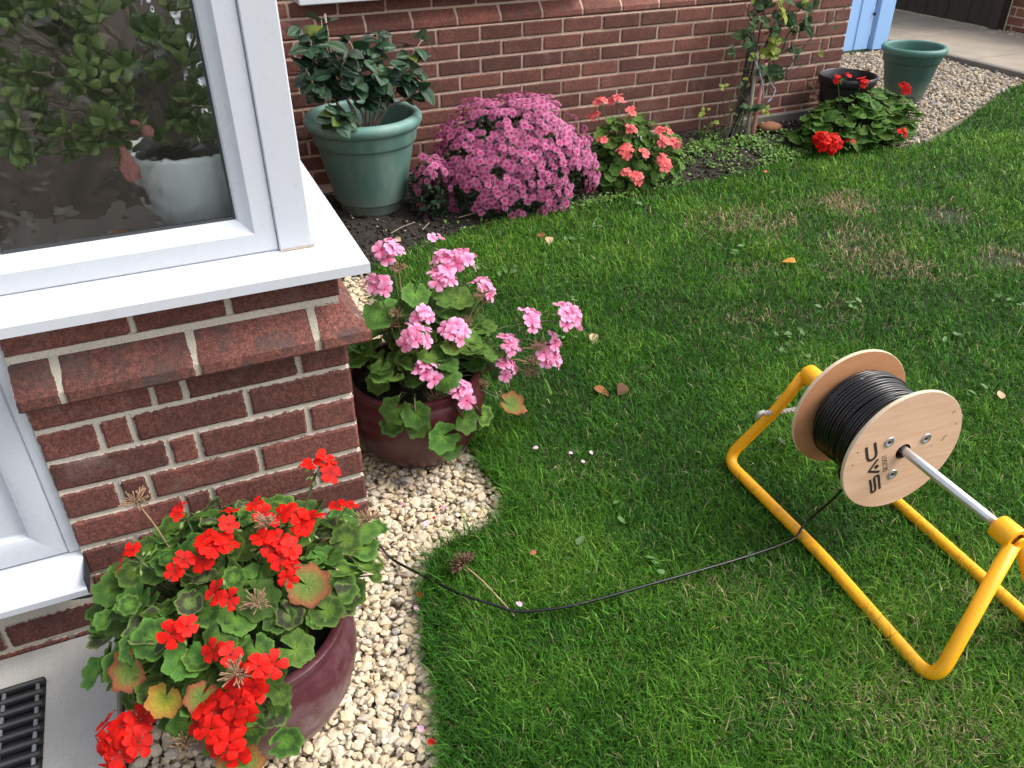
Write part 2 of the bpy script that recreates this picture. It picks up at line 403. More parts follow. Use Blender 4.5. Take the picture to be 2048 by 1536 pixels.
# ------------------------------------------------------------------ object helpers
WP = {}
class MB:
    def __init__(s):
        s.v, s.f, s.mi, s.at = [], [], [], {}
    def add(s, vs, fs, mi=0, **at):
        o = len(s.v)
        for k, a in at.items():
            s.at.setdefault(k, [0.0] * o).extend(a)
        s.v += [tuple(x) for x in vs]
        for k in s.at:
            s.at[k] += [0.0] * (len(s.v) - len(s.at[k]))
        s.f += [tuple(i + o for i in f) for f in fs]
        s.mi += [mi] * len(fs)
        return s
    def box(s, a, b, mi=0, bev=0.0):
        (x0, y0, z0), (x1, y1, z1) = a, b
        if bev <= 0:
            vs = [(x, y, z) for z in (z0, z1) for y in (y0, y1) for x in (x0, x1)]
            fs = [(0, 2, 3, 1), (4, 5, 7, 6), (0, 1, 5, 4), (2, 6, 7, 3), (0, 4, 6, 2), (1, 3, 7, 5)]
            return s.add(vs, fs, mi)
        e = bev
        vs, idx = [], {}
        for sx in (0, 1):
            for sy in (0, 1):
                for sz in (0, 1):
                    X, Y, Z = (x0, x1)[sx], (y0, y1)[sy], (z0, z1)[sz]
                    dx, dy, dz = e * (1 - 2 * sx), e * (1 - 2 * sy), e * (1 - 2 * sz)
                    for ax, p in (('x', (X, Y + dy, Z + dz)), ('y', (X + dx, Y, Z + dz)), ('z', (X + dx, Y + dy, Z))):
                        idx[(sx, sy, sz, ax)] = len(vs)
                        vs.append(p)
        I = idx
        fs = []
        for k in (0, 1):
            fx = [I[(k, 0, 0, 'x')], I[(k, 1, 0, 'x')], I[(k, 1, 1, 'x')], I[(k, 0, 1, 'x')]]
            fy = [I[(0, k, 0, 'y')], I[(0, k, 1, 'y')], I[(1, k, 1, 'y')], I[(1, k, 0, 'y')]]
            fz = [I[(0, 0, k, 'z')], I[(1, 0, k, 'z')], I[(1, 1, k, 'z')], I[(0, 1, k, 'z')]]
            for q in (fx, fy, fz):
                fs.append(q if k else q[::-1])
        for p in (0, 1):
            for q in (0, 1):
                fs.append((I[(p, q, 0, 'x')], I[(p, q, 1, 'x')], I[(p, q, 1, 'y')], I[(p, q, 0, 'y')]))
                fs.append((I[(p, 0, q, 'x')], I[(p, 1, q, 'x')], I[(p, 1, q, 'z')], I[(p, 0, q, 'z')]))
                fs.append((I[(0, p, q, 'y')], I[(1, p, q, 'y')], I[(1, p, q, 'z')], I[(0, p, q, 'z')]))
                for r in (0, 1):
                    fs.append((I[(p, q, r, 'x')], I[(p, q, r, 'y')], I[(p, q, r, 'z')]))
        return s.add(vs, fs, mi)
    def tube(s, pts, r, seg=8, mi=0, cap=True):
        pts = [Vector(p) for p in pts]
        n = len(pts)
        rr = r if isinstance(r, (list, tuple)) else [r] * n
        t0 = (pts[1] - pts[0]).normalized()
        a = t0.orthogonal().normalized()
        vs, fs = [], []
        for i, p in enumerate(pts):
            t = (pts[min(i + 1, n - 1)] - pts[max(i - 1, 0)]).normalized()
            a = (a - t * a.dot(t))
            a = a.normalized() if a.length > 1e-6 else t.orthogonal().normalized()
            b = t.cross(a)
            for k in range(seg):
                q = 2 * math.pi * k / seg
                vs.append(p + (a * math.cos(q) + b * math.sin(q)) * rr[i])
        for i in range(n - 1):
            for k in range(seg):
                k2 = (k + 1) % seg
                fs.append((i * seg + k, i * seg + k2, (i + 1) * seg + k2, (i + 1) * seg + k))
        if cap:
            fs.append(tuple(range(seg))[::-1])
            fs.append(tuple((n - 1) * seg + k for k in range(seg)))
        return s.add(vs, fs, mi)
    def lathe(s, prof, seg=48, mi=0, origin=(0, 0, 0), axis=None, close=False):
        """profile (r, h) turned about axis through origin"""
        ax = Vector(axis).normalized() if axis else Vector((0, 0, 1))
        e1 = ax.orthogonal().normalized() if axis else Vector((1, 0, 0))
        e2 = ax.cross(e1)
        o = Vector(origin)
        vs, fs = [], []
        for r, h in prof:
            for k in range(seg):
                q = 2 * math.pi * k / seg
                vs.append(o + ax * h + (e1 * math.cos(q) + e2 * math.sin(q)) * r)
        for i in range(len(prof) - 1):
            for k in range(seg):
                k2 = (k + 1) % seg
                fs.append((i * seg + k, i * seg + k2, (i + 1) * seg + k2, (i + 1) * seg + k))
        if close:
            fs.append(tuple(range(seg))[::-1])
            fs.append(tuple((len(prof) - 1) * seg + k for k in range(seg)))
        return s.add(vs, fs, mi)
    def mesh(s, name, mats, smooth=False):
        me = bpy.data.meshes.new(name)
        me.from_pydata(s.v, [], s.f)
        for m in (mats if isinstance(mats, (list, tuple)) else [mats]):
            me.materials.append(m)
        if any(s.mi):
            me.polygons.foreach_set('material_index', s.mi)
        if smooth:
            me.polygons.foreach_set('use_smooth', [True] * len(me.polygons))
        for k, a in s.at.items():
            me.attributes.new(k, 'FLOAT', 'POINT').data.foreach_set('value', a)
        me.update()
        return me

def smooth_by_angle(me, deg=35):
    try:
        me.shade_smooth_by_angle(math.radians(deg))
    except Exception:
        me.polygons.foreach_set('use_smooth', [True] * len(me.polygons))
        me.set_sharp_from_angle(angle=math.radians(deg))
    return me

def link(o, parent=None, world=(0, 0, 0)):
    COL.objects.link(o)
    WP[o.name] = Vector(world)
    if parent is not None:
        o.parent = parent
    return o

def thing(name, label, cat, loc=(0, 0, 0), group=None):
    o = bpy.data.objects.new(name, None)
    o.empty_display_size = 0.05
    o.location = loc
    o['label'], o['category'] = label, cat
    if group:
        o['group'] = group
    return link(o, None, loc)

def tag(o, label=None, cat=None, group=None, kind=None):
    for k, v in (('label', label), ('category', cat), ('group', group), ('kind', kind)):
        if v:
            o[k] = v
    return o

def put(name, me, parent=None, pos=(0, 0, 0), R=None, s=1.0):
    o = bpy.data.objects.new(name, me)
    base = WP[parent.name] if parent is not None else Vector((0, 0, 0))
    loc = Vector(pos) - base
    mx = Matrix.Translation(loc)
    if R is not None:
        mx = mx @ R.to_4x4()
    if s != 1.0:
        sv = s if isinstance(s, (tuple, list)) else (s, s, s)
        mx = mx @ Matrix.Diagonal((*sv, 1))
    o.matrix_basis = mx
    return link(o, parent, pos)

def world_part(name, mb, mats, parent, smooth=False, angle=None):
    """mesh given in world coordinates, stored relative to its parent"""
    base = WP[parent.name] if parent is not None else Vector((0, 0, 0))
    mb.v = [(x - base.x, y - base.y, z - base.z) for x, y, z in mb.v]
    me = mb.mesh(name, mats, smooth)
    if angle:
        smooth_by_angle(me, angle)
    o = bpy.data.objects.new(name, me)
    return link(o, parent, base)

def frame(n, d=None, roll=0.0):
    n = Vector(n).normalized()
    d = Vector(d) if d is not None else Vector((0, 1, 0))
    y = d - n * d.dot(n)
    if y.length < 1e-4:
        y = n.orthogonal()
    y.normalize()
    x = y.cross(n)
    R = Matrix((x, y, n)).transposed()
    return R @ Matrix.Rotation(roll, 3, 'Z') if roll else R

def curve(pts, n=24):
    P = [Vector(p) for p in pts]
    if len(P) == 2:
        return [P[0].lerp(P[1], i / (n - 1)) for i in range(n)]
    P = [P[0] * 2 - P[1]] + P + [P[-1] * 2 - P[-2]]
    out = []
    m = len(P) - 3
    for i in range(n):
        t = i / (n - 1) * m
        k = min(int(t), m - 1)
        u = t - k
        a, b, c, d = P[k:k + 4]
        out.append(0.5 * ((2 * b) + (c - a) * u + (2 * a - 5 * b + 4 * c - d) * u * u + (3 * b - a - 3 * c + d) * u ** 3))
    return out

def np_mesh(name, V, F, tint=None, mat=None, flat=True, quads=False):
    """big triangle (or quad) mesh from numpy arrays"""
    me = bpy.data.meshes.new(name)
    k = F.shape[1]
    me.vertices.add(len(V))
    me.vertices.foreach_set('co', V.astype(np.float32).ravel())
    me.loops.add(F.size)
    me.loops.foreach_set('vertex_index', F.astype(np.int32).ravel())
    me.polygons.add(len(F))
    me.polygons.foreach_set('loop_start', np.arange(0, F.size, k, dtype=np.int32))
    if not flat:
        me.polygons.foreach_set('use_smooth', np.ones(len(F), dtype=bool))
    else:
        me.polygons.foreach_set('use_smooth', np.zeros(len(F), dtype=bool))
    if tint is not None:
        a = me.attributes.new('tint', 'FLOAT_COLOR', 'POINT')
        a.data.foreach_set('color', np.concatenate([tint, np.ones((len(tint), 1))], 1).astype(np.float32).ravel())
    me.update(calc_edges=True)
    if mat:
        me.materials.append(mat)
    return me

def inside(px, py, poly):
    c = np.zeros(len(px), bool)
    n = len(poly)
    for i in range(n):
        x0, y0 = poly[i]
        x1, y1 = poly[(i + 1) % n]
        if y0 == y1:
            continue
        k = ((y0 > py) != (y1 > py)) & (px < (x1 - x0) * (py - y0) / (y1 - y0) + x0)
        c ^= k
    return c

def dist_poly(px, py, line):
    d = np.full(len(px), 1e9)
    for (x0, y0), (x1, y1) in zip(line[:-1], line[1:]):
        L = (x1 - x0) ** 2 + (y1 - y0) ** 2
        t = np.clip(((px - x0) * (x1 - x0) + (py - y0) * (y1 - y0)) / L, 0, 1)
        d = np.minimum(d, np.hypot(px - x0 - t * (x1 - x0), py - y0 - t * (y1 - y0)))
    return d

def vnoise(x, y, s, seed):
    """smooth value noise"""
    r = np.random.default_rng(seed).random((64, 64))
    u, v = x * s + 13.7, y * s + 41.3
    i, j = np.floor(u).astype(int), np.floor(v).astype(int)
    fu, fv = u - i, v - j
    fu, fv = fu * fu * (3 - 2 * fu), fv * fv * (3 - 2 * fv)
    g = lambda a, b: r[a % 64, b % 64]
    return (g(i, j) * (1 - fu) + g(i + 1, j) * fu) * (1 - fv) + (g(i, j + 1) * (1 - fu) + g(i + 1, j + 1) * fu) * fv

RV, UV_, FV = np.array(cr), np.array(cu), np.array(fwd)
def in_view(x, y, z, margin):
    """keeps what the photograph (and a step to the side) can see"""
    d = np.stack([x, y, z], 1) - np.array(CAM)
    w_ = d @ FV
    u, v = CF * (d @ RV) / w_, CF * (d @ UV_) / w_
    return (w_ > 0.1) & (np.abs(u) < 1024 + margin) & (np.abs(v) < 768 + margin)

# ------------------------------------------------------------------ ground outlines
GRAVEL_LAWN = [(-0.10, -1.3), (-0.075, -0.9), (-0.039, -0.615), (0.008, -0.471), (0.026, -0.325), (0.066, -0.168), (0.124, -0.075), (0.188, -0.040),
               (0.27, -0.036), (0.345, -0.010), (0.388, 0.078), (0.372, 0.195), (0.38, 0.40), (0.36, 0.8), (0.36, 1.2), (0.42, 1.60)]
BED_LAWN = [(0.42, 1.60), (0.56, 1.70), (0.691, 1.76), (0.84, 1.794), (1.125, 1.875), (1.489, 1.845), (1.807, 1.905), (2.27, 1.939), (2.6, 1.96),
            (3.037, 2.078), (3.387, 2.079), (3.612, 1.945), (3.876, 1.96), (4.511, 2.248), (5.15, 2.571), (5.60, 2.74)]
LAWN = GRAVEL_LAWN + BED_LAWN[1:] + [(5.75, 2.78), (9.0, 2.9), (9.0, -3.0), (-0.2, -3.0)]
DW = 2.5088                      # face of the main house wall

def sheet(name, poly, z, depth, mat, label=None):
    n = len(poly)
    vs = [(x, y, z) for x, y in poly] + [(x, y, z - depth) for x, y in poly]
    fs = [tuple(range(n))] + [(i, i + n, (i + 1) % n + n, (i + 1) % n) for i in range(n)]
    o = bpy.data.objects.new(name, MB().add(vs, fs).mesh(name, mat))
    link(o)
    o['kind'] = 'structure'
    return o
g = MB()
g.add([(-40, -40, -0.06), (40, -40, -0.06), (40, 40, -0.06), (-40, 40, -0.06)], [(0, 1, 2, 3)])
o = bpy.data.objects.new('ground', g.mesh('ground', M['turf'])); link(o); o['kind'] = 'structure'
sheet('lawn', LAWN[::-1], -0.003, 0.05, M['turf'])
GRAVEL_POLY = [(-0.598, -1.3)] + GRAVEL_LAWN[1:] + [(0.0, 1.62), (0.0, 0.0), (-0.598, 0.0)]
sheet('gravel_path_base', GRAVEL_POLY[::-1], -0.030, 0.02, M['gravel_bed'])

# soil of the flower bed: a heightfield that rises to the wall
nx, ny = 190, 60
xs = np.linspace(0.0, 3.72, nx)
bx, by = np.array([p[0] for p in BED_LAWN]), np.array([p[1] for p in BED_LAWN])
def bed_y(x):
    return np.interp(x, np.concatenate([[0.0], bx]), np.concatenate([[1.56], by]))
def soil_z(x, y):
    t = np.clip((y - bed_y(x)) / 0.5, 0, 1)
    rise = np.interp(x, [0, 0.7, 1.4, 3.0, 3.7], [0.035, 0.05, 0.08, 0.085, 0.06])
    return -0.012 + rise * t * (2 - t)
V = []
for j in range(ny):
    yy = bed_y(xs) + (DW + 0.03 - bed_y(xs)) * j / (ny - 1)
    zz = soil_z(xs, yy) + (vnoise(xs, yy, 26, 3) - 0.5) * 0.016 + (vnoise(xs, yy, 70, 4) - 0.5) * 0.010
    V.append(np.stack([xs, yy, zz], 1))
V = np.concatenate(V)
ii = (np.arange(ny - 1)[:, None] * nx + np.arange(nx - 1)[None]).ravel()
F = np.stack([ii, ii + 1, ii + nx + 1, ii + nx], 1)
o = bpy.data.objects.new('flower_bed_soil', np_mesh('flower_bed_soil', V, F, None, M['soil'], flat=False)); link(o); o['kind'] = 'structure'

# ------------------------------------------------------------------ bricks
BR = {}
def brick_mesh(L, H, D, mat, var, free=False):
    key = (round(L, 3), round(H, 3), mat.name, var, free)
    if key in BR:
        return BR[key]
    r = random.Random(hash(key[:2]) % 1000 + var * 17)
    ex = 0.006
    X = [-L / 2, -L / 2 + ex] + ([] if L < 0.07 else [-L / 6, L / 6] if L > 0.15 else [0.0]) + [L / 2 - ex, L / 2]
    Z = [-H / 2, -H / 2 + ex, 0.0, H / 2 - ex, H / 2]
    vs, ed, id_ = [], [], {}
    for j, z in enumerate(Z):
        for i, x in enumerate(X):
            b = i in (0, len(X) - 1) or j in (0, len(Z) - 1)
            id_[i, j] = len(vs)
            jx = r.uniform(-0.0012, 0.0012) if b else 0
            jz = r.uniform(-0.0012, 0.0012) if b else 0
            vs.append((x + jx, 0.0035 + r.uniform(0, 0.001) if b else r.uniform(-0.0008, 0.0004), z + jz))
            ed.append((0.0 if free and i == len(X) - 1 and 0 < j < len(Z) - 1 else 1.0) if b else 0.0)
    nxx, nzz = len(X), len(Z)
    fs = [(id_[i, j], id_[i + 1, j], id_[i + 1, j + 1], id_[i, j + 1]) for j in range(nzz - 1) for i in range(nxx - 1)]
    o_ = len(vs)
    for x, z in ((X[0], Z[0]), (X[-1], Z[0]), (X[-1], Z[-1]), (X[0], Z[-1])):
        vs.append((x, D, z)); ed.append(0.6)
    fs.append(tuple([id_[i, 0] for i in range(nxx - 1, -1, -1)] + [o_, o_ + 1]))
    fs.append(tuple([id_[i, nzz - 1] for i in range(nxx)] + [o_ + 2, o_ + 3]))
    fs.append(tuple([id_[0, j] for j in range(nzz)] + [o_ + 3, o_]))
    fs.append(tuple([id_[nxx - 1, j] for j in range(nzz - 1, -1, -1)] + [o_ + 1, o_ + 2]))
    me = MB().add(vs, fs, edge=ed).mesh('brick', mat)
    smooth_by_angle(me, 18)
    BR[key] = me
    return me

def lay_row(parent, x0, x1, perps, zc, mat, H=0.065, y=0.0, side=None, D=0.09):
    """one course: bricks between the perpends; side = x of a return wall (runs along +y)"""
    ps = [x0 - 0.005] + [p for p in perps if x0 + 0.02 < p < x1 - 0.02] + [x1 + 0.005]
    for a, b in zip(ps[:-1], ps[1:]):
        L = b - a - 0.010
        me = brick_mesh(L, H, D, mat, rnd.randrange(5), side is None and b == ps[-1])
        dz, dy = rnd.uniform(-0.0012, 0.0012), rnd.uniform(-0.0015, 0.0015)
        R = Matrix.Rotation(rnd.uniform(-0.004, 0.004), 3, 'Y')
        c = (a + b) / 2
        if side is None:
            put('brick', me, parent, (c, y + dy, zc + dz), R)
        else:
            put('brick', me, parent, (side + dy, c, zc + dz), Matrix.Rotation(math.pi / 2, 3, 'Z') @ R)

def plinth_mesh(L, proj, H, mat, endcap=0):
    """sloping plinth brick, nose projecting by proj at the bottom; endcap: mitred return on the right"""
    P = [(0.004, H / 2), (-proj + 0.006, -H / 2 + 0.033), (-proj + 0.001, -H / 2 + 0.026), (-proj, -H / 2 + 0.006), (-proj + 0.004, -H / 2), (0.05, -H / 2), (0.05, H / 2)]
    xs_ = [-L / 2, -L / 2 + 0.006, 0.0, L / 2 - 0.006, L / 2]
    vs, ed, fs = [], [], []
    for i, x in enumerate(xs_):
        for y, z in P:
            xx = x
            if endcap and i >= 3:
                xx = x + max(0.0, -y) * (1 if i == 4 else 0.6)
            b = i in (0, 4)
            vs.append((xx + rnd.uniform(-0.001, 0.001), y + (0.003 if b and not (endcap and i == 4) else 0) , z))
            ed.append(0.9 if b and not (endcap and i == 4) else (0.5 if abs(z - H / 2) < 1e-6 else 0.0))
    n = len(P)
    for i in range(4):
        for k in range(n):
            k2 = (k + 1) % n
            fs.append((i * n + k, i * n + k2, (i + 1) * n + k2, (i + 1) * n + k))
    fs.append(tuple(range(n))); fs.append(tuple(4 * n + k for k in range(n))[::-1])
    if endcap:      # return face of the corner brick runs on along the side of the porch
        pass
    me = MB().add(vs, fs, edge=ed).mesh('plinth_brick', mat)
    smooth_by_angle(me, 22)
    return me

# ---- porch: brick base with a string course, window above
L1 = 0.549
porch = thing('porch_wall', 'dark red brick porch base with sloping string course under the white window', 'wall', (-0.3, 0.0, 0.0))
mb = MB()
mb.box((-1.75, 0.007, -0.08), (-0.007, 0.10, 0.19))
mb.box((-0.612, 0.007, 0.19), (-0.007, 0.10, 0.786))
mb.box((-0.10, 0.10, -0.08), (-0.007, 2.50, 0.786))
mb.box((-0.612, 0.0015, 0.690), (-0.004, 0.007, 0.719))
world_part('mortar', mb, M['mortar'], porch)
EVEN, ODD = [-0.392, -0.332, -0.104], [-0.505, -0.445, -0.22]
for r in range(9):
    zc = L1 - 0.0375 - 0.075 * (r - 1) if r else L1 + 0.0375
    if r <= 6:
        lay_row(porch, -0.612, 0.0, EVEN if r % 2 == 0 else ODD, zc, M['brick'])
    else:
        off = -0.584 if r == 7 else -0.69
        lay_row(porch, -1.75, 0.0, [off + 0.225 * k for k in range(-6, 4)], zc, M['brick'])
    lay_row(porch, 0.106, 2.50, [0.106 + (0.1125 if r % 2 else 0.225) + 0.225 * k for k in range(12)], zc, M['brick'], side=0.0)
lay_row(porch, -0.612, 0.0, [-0.392, -0.216], 0.752, M['brick'], H=0.068)
lay_row(porch, 0.106, 2.50, [0.2 + 0.225 * k for k in range(11)], 0.752, M['brick'], H=0.068, side=0.0)
pz, pH = 0.6655, 0.083
for a, b, e in ((-0.612, -0.541, 0), (-0.531, -0.303, 0), (-0.293, -0.070, 0), (-0.058, 0.0, 1)):
    put('plinth_brick', plinth_mesh(b - a, 0.046, pH, M['plinth'], e), porch, ((a + b) / 2, 0, pz))
# sloped joints of the string course
for x in (-0.536, -0.298, -0.064):
    mj = MB()
    mj.add([(x - 0.008, 0.0015, pz + 0.041), (x + 0.008, 0.0015, pz + 0.041), (x + 0.008, -0.040, pz - 0.015), (x - 0.008, -0.040, pz - 0.015),
            (x - 0.008, -0.040, pz - 0.039), (x + 0.008, -0.040, pz - 0.039)], [(0, 3, 2, 1), (3, 4, 5, 2)])
    world_part('joint', mj, M['joint'], porch)
pme = plinth_mesh(0.215, 0.046, pH, M['plinth'])
put('plinth_brick', plinth_mesh(0.105, 0.046, pH, M['plinth']), porch, (0.0, 0.053, pz), Matrix.Rotation(math.pi / 2, 3, 'Z'))
for k in range(10):
    put('plinth_brick', pme, porch, (0.0, 0.2235 + 0.225 * k, pz), Matrix.Rotation(math.pi / 2, 3, 'Z'))
mh = MB().box((-0.697, 0.0045, 0.070), (-0.690, 0.008, 0.085))
world_part('weep_hole', mh, M['hole'], porch)
# ---- window of the porch
win = thing('porch_window', 'white framed porch window of patterned glass above the brick base', 'window', (-0.3, 0.03, 0.82))
mb = MB()        # sill: sloping board with a nose, mitred round the corner
P = [(0.12, 0.828), (0.036, 0.822), (-0.050, 0.810), (-0.056, 0.804), (-0.056, 0.784), (-0.050, 0.782), (0.12, 0.782)]
vs, fs = [], []
for y, z in P:
    vs += [(-0.612, y, z), (0.0 - min(y, 0.056), y, z)]
n = len(P)
for i in range(n - 1):
    fs.append((2 * i, 2 * i + 1, 2 * i + 3, 2 * i + 2))
fs.append(tuple(2 * i for i in range(n)))
mb.add(vs, fs)
vs, fs = [], []
for y, z in P:
    vs += [(-y, min(y, 0.056) if y > 0 else y, z), (-y, 2.49, z)]
for i in range(n - 1):
    fs.append((2 * i + 1, 2 * i, 2 * i + 2, 2 * i + 3))
mb.add(vs, fs)
sill = world_part('sill', mb, M['upvc'], win, angle=40)
mb = MB().box((-0.0994, 0.030, 0.822), (-0.0345, 0.095, 2.05), bev=0.0025)
world_part('corner_post', mb, M['upvc'], win)
mb = MB().tube([(-0.0985, 0.0285, 0.8225), (-0.034, 0.0285, 0.8225), (-0.0325, 0.034, 0.8235), (-0.0325, 0.09, 0.8275)], 0.0022, 6)
world_part('sealant_bead', mb, M['sealant'], win)
FX0, FX1, FZ0, FZ1 = -0.636, -0.100, 0.823, 2.02
def frame_rail(mb, a, b, inward, y0, prof):
    """profile swept from a to b, inward = direction to the glass; mitred"""
    a, b, w_ = Vector(a), Vector(b), Vector(inward)
    t = (b - a).normalized()
    vs, fs = [], []
    for d, y in prof:
        pa = a + w_ * d + t * d; pb = b + w_ * d - t * d
        vs += [(pa.x, y0 + y, pa.z), (pb.x, y0 + y, pb.z)]
    for i in range(len(prof) - 1):
        fs.append((2 * i, 2 * i + 1, 2 * i + 3, 2 * i + 2))
    mb.add(vs, fs)
prof = [(0.0, 0.06), (0.0, 0.003), (0.003, 0.0), (0.040, 0.0), (0.043, 0.004), (0.052, 0.009), (0.064, 0.014), (0.068, 0.021), (0.060, 0.023), (0.050, 0.06)]
y0 = 0.035
for a, b, wv in (((FX0, 0, FZ0), (FX1, 0, FZ0), (0, 0, 1)), ((FX1, 0, FZ0), (FX1, 0, FZ1), (-1, 0, 0)), ((FX1, 0, FZ1), (FX0, 0, FZ1), (0, 0, -1)), ((FX0, 0, FZ1), (FX0, 0, FZ0), (1, 0, 0))):
    mb = MB()
    frame_rail(mb, a, b, wv, y0, prof)
    world_part('frame_rail', mb, M['upvc'], win, angle=30)
gx0, gx1, gz0, gz1 = FX0 + 0.040, FX1 - 0.040, FZ0 + 0.040, FZ1 - 0.040
mb = MB()
prof_g = [(0.064, 0.019), (0.064, 0.0185), (0.072, 0.022), (0.072, 0.03)]
for a, b, wv in (((FX0, 0, FZ0), (FX1, 0, FZ0), (0, 0, 1)), ((FX1, 0, FZ0), (FX1, 0, FZ1), (-1, 0, 0)), ((FX0, 0, FZ1), (FX0, 0, FZ0), (1, 0, 0))):
    frame_rail(mb, a, b, wv, y0, prof_g)
world_part('gasket', mb, M['gasket'], win)
mb = MB().box((gx0, 0.059, gz0), (gx1, 0.063, gz1))
mb.mi = [1] * 6; mb.mi[2] = 0
world_part('pane', mb, [M['glass_obs'], M['glass']], win)
# side window of the porch, seen only as its white edge
mb = MB().box((-0.0985, 0.097, 0.830), (-0.0345, 2.45, 0.895), bev=0.003).box((-0.0985, 0.097, 1.95), (-0.0345, 2.45, 2.02), bev=0.003)
for yy in (0.097, 1.24, 2.385):
    mb.box((-0.098, yy, 0.8955), (-0.035, yy + 0.065, 1.9495))
world_part('side_frame', mb, M['upvc'], win)
mb = MB().box((-0.068, 0.162, 0.896), (-0.064, 1.239, 1.949)).box((-0.068, 1.306, 0.896), (-0.064, 2.384, 1.949))
world_part('side_pane', mb, M['glass'], win)
# porch door on the left
door = thing('porch_door', 'white door with a projecting white threshold left of the brick base', 'door', (-0.9, 0.02, 0.2))
mb = MB().box((-0.636, 0.014, 0.236), (-0.6135, 0.08, 0.815), bev=0.002)
world_part('door_frame', mb, M['upvc'], door)
mb = MB()
profd = [(0.0, 0.06), (0.0, 0.006), (0.004, 0.001), (0.014, 0.0), (0.045, 0.002), (0.058, 0.008), (0.063, 0.018), (0.066, 0.03)]
for a, b, wv in (((-1.5, 0, 0.236), (-0.6365, 0, 0.236), (0, 0, 1)), ((-0.6365, 0, 0.236), (-0.6365, 0, 2.0), (-1, 0, 0))):
    frame_rail(mb, a, b, wv, 0.014, profd)
world_part('door_leaf_frame', mb, M['upvc'], door, angle=30)
mb = MB().box((-1.45, 0.036, 0.300), (-0.700, 0.050, 0.52)).box((-1.45, 0.036, 0.524), (-0.700, 0.050, 2.0))
world_part('door_panel', mb, M['upvc'], door)
mb = MB()
P = [(0.08, 0.236), (0.012, 0.234), (-0.064, 0.206), (-0.071, 0.200), (-0.071, 0.185), (-0.066, 0.182), (0.004, 0.182)]
vs, fs = [], []
for y, z in P:
    vs += [(-1.6, y, z), (-0.6115, y, z)]
for i in range(len(P) - 1):
    fs.append((2 * i, 2 * i + 1, 2 * i + 3, 2 * i + 2))
fs.append(tuple(2 * i + 1 for i in range(len(P))))
mb.add(vs, fs)
world_part('threshold', mb, M['upvc'], door, angle=30)
mb = MB().box((-0.6112, -0.068, 0.186), (-0.6085, 0.0, 0.228))
world_part('threshold_end_cap', mb, M['gasket'], door)
# porch interior
inn = thing('porch_interior', 'dim inside of the porch behind the patterned window', 'porch room', (-0.8, 1.2, 0.0))
world_part('floor', MB().box((-2.2, 0.101, 0.0), (-0.101, 2.49, 0.06)), M['dark_in'], inn)
world_part('inner_wall', MB().box((-2.3, 0.11, 0.061), (-2.2, 2.49, 2.1)).box((-2.2, 2.42, 0.061), (-0.1, 2.49, 2.1)), M['in_wall'], inn)
world_part('inner_sill', MB().box((-0.61, 0.105, 0.796), (-0.102, 0.42, 0.816), bev=0.003), M['dark_in'], inn)
world_part('roof', MB().box((-2.35, -0.05, 2.10), (0.05, 2.5, 2.11)), M['roof_light_pass'], inn)  # roof out of view, made translucent to let more light into the porch

# ---- main house wall
MZ, XO = 0.7467, 0.951
house = thing('house_wall', 'long red brick house wall behind the flower bed', 'wall', (1.8, DW, 0.0))
mb = MB()
mb.box((0.0, DW + 0.007, -0.10), (3.598, DW + 0.25, MZ))
mb.box((0.0, DW + 0.052, MZ), (3.598, DW + 0.25, 2.9))
mb.box((3.40, DW + 0.25, -0.1), (3.598, DW + 1.5, 2.9))
world_part('mortar', mb, M['mortar_warm'], house)
for r in range(9):
    zc = MZ - 0.0375 - 0.075 * r
    if r % 2:
        ps = [XO + 0.225 * k for k in range(-4, 12)] + [3.49]
    else:
        ps = [XO - 0.1125 + 0.225 * k for k in range(-3, 11)] + [3.245, 3.37]
    lay_row(house, 0.003, 3.605, ps, zc, M['brick_warm'], y=DW, D=0.06)
    lay_row(house, DW + 0.11, DW + 1.4, [DW + (0.225 if r % 2 else 0.34) + 0.225 * k for k in range(6)], zc, M['brick_warm'], side=3.605, D=0.06)
ps = [0.003] + [XO + 0.225 * k for k in range(-4, 12) if XO + 0.225 * k > 0.08] + [3.605]
PM = {}
for a, b in zip(ps[:-1], ps[1:]):
    L = round(b - a - 0.009, 3)
    if L not in PM:
        PM[L] = plinth_mesh(L, 0.042, 0.072, M['plinth_warm'])
    put('plinth_brick', PM[L], house, ((a + b) / 2, DW + 0.045, MZ + 0.041))
put('plinth_mortar', plinth_mesh(3.59, 0.038, 0.071, M['mortar_warm']), house, (1.80, DW + 0.046, MZ + 0.0405))
for r in range(4):
    zc = MZ + 0.0825 + 0.0375 + 0.075 * r
    off = 0.1125 if r % 2 == 0 else 0.0
    lay_row(house, 0.003, 3.605, [XO + off + 0.225 * k for k in range(-5, 12)], zc, M['brick_warm'], y=DW + 0.045, D=0.06)
mb = MB().box((2.9, DW - 0.03, 0.02), (3.66, DW + 0.01, 0.115), bev=0.006)
world_part('footing_ledge', mb, M['kerb'], house)
hw = thing('house_window', 'white house window sill on the brick wall above the camellia', 'window', (0.9, DW, 0.92))
mb = MB().box((0.425, DW - 0.055, 0.897), (1.9, DW + 0.10, 0.925), bev=0.004)
world_part('sill', mb, M['upvc'], hw)
mb = MB().box((0.46, DW + 0.03, 0.926), (1.86, DW + 0.044, 0.99), bev=0.003).box((0.46, DW + 0.03, 0.9905), (0.525, DW + 0.044, 2.0), bev=0.003)
world_part('frame_rail', mb, M['upvc'], hw)

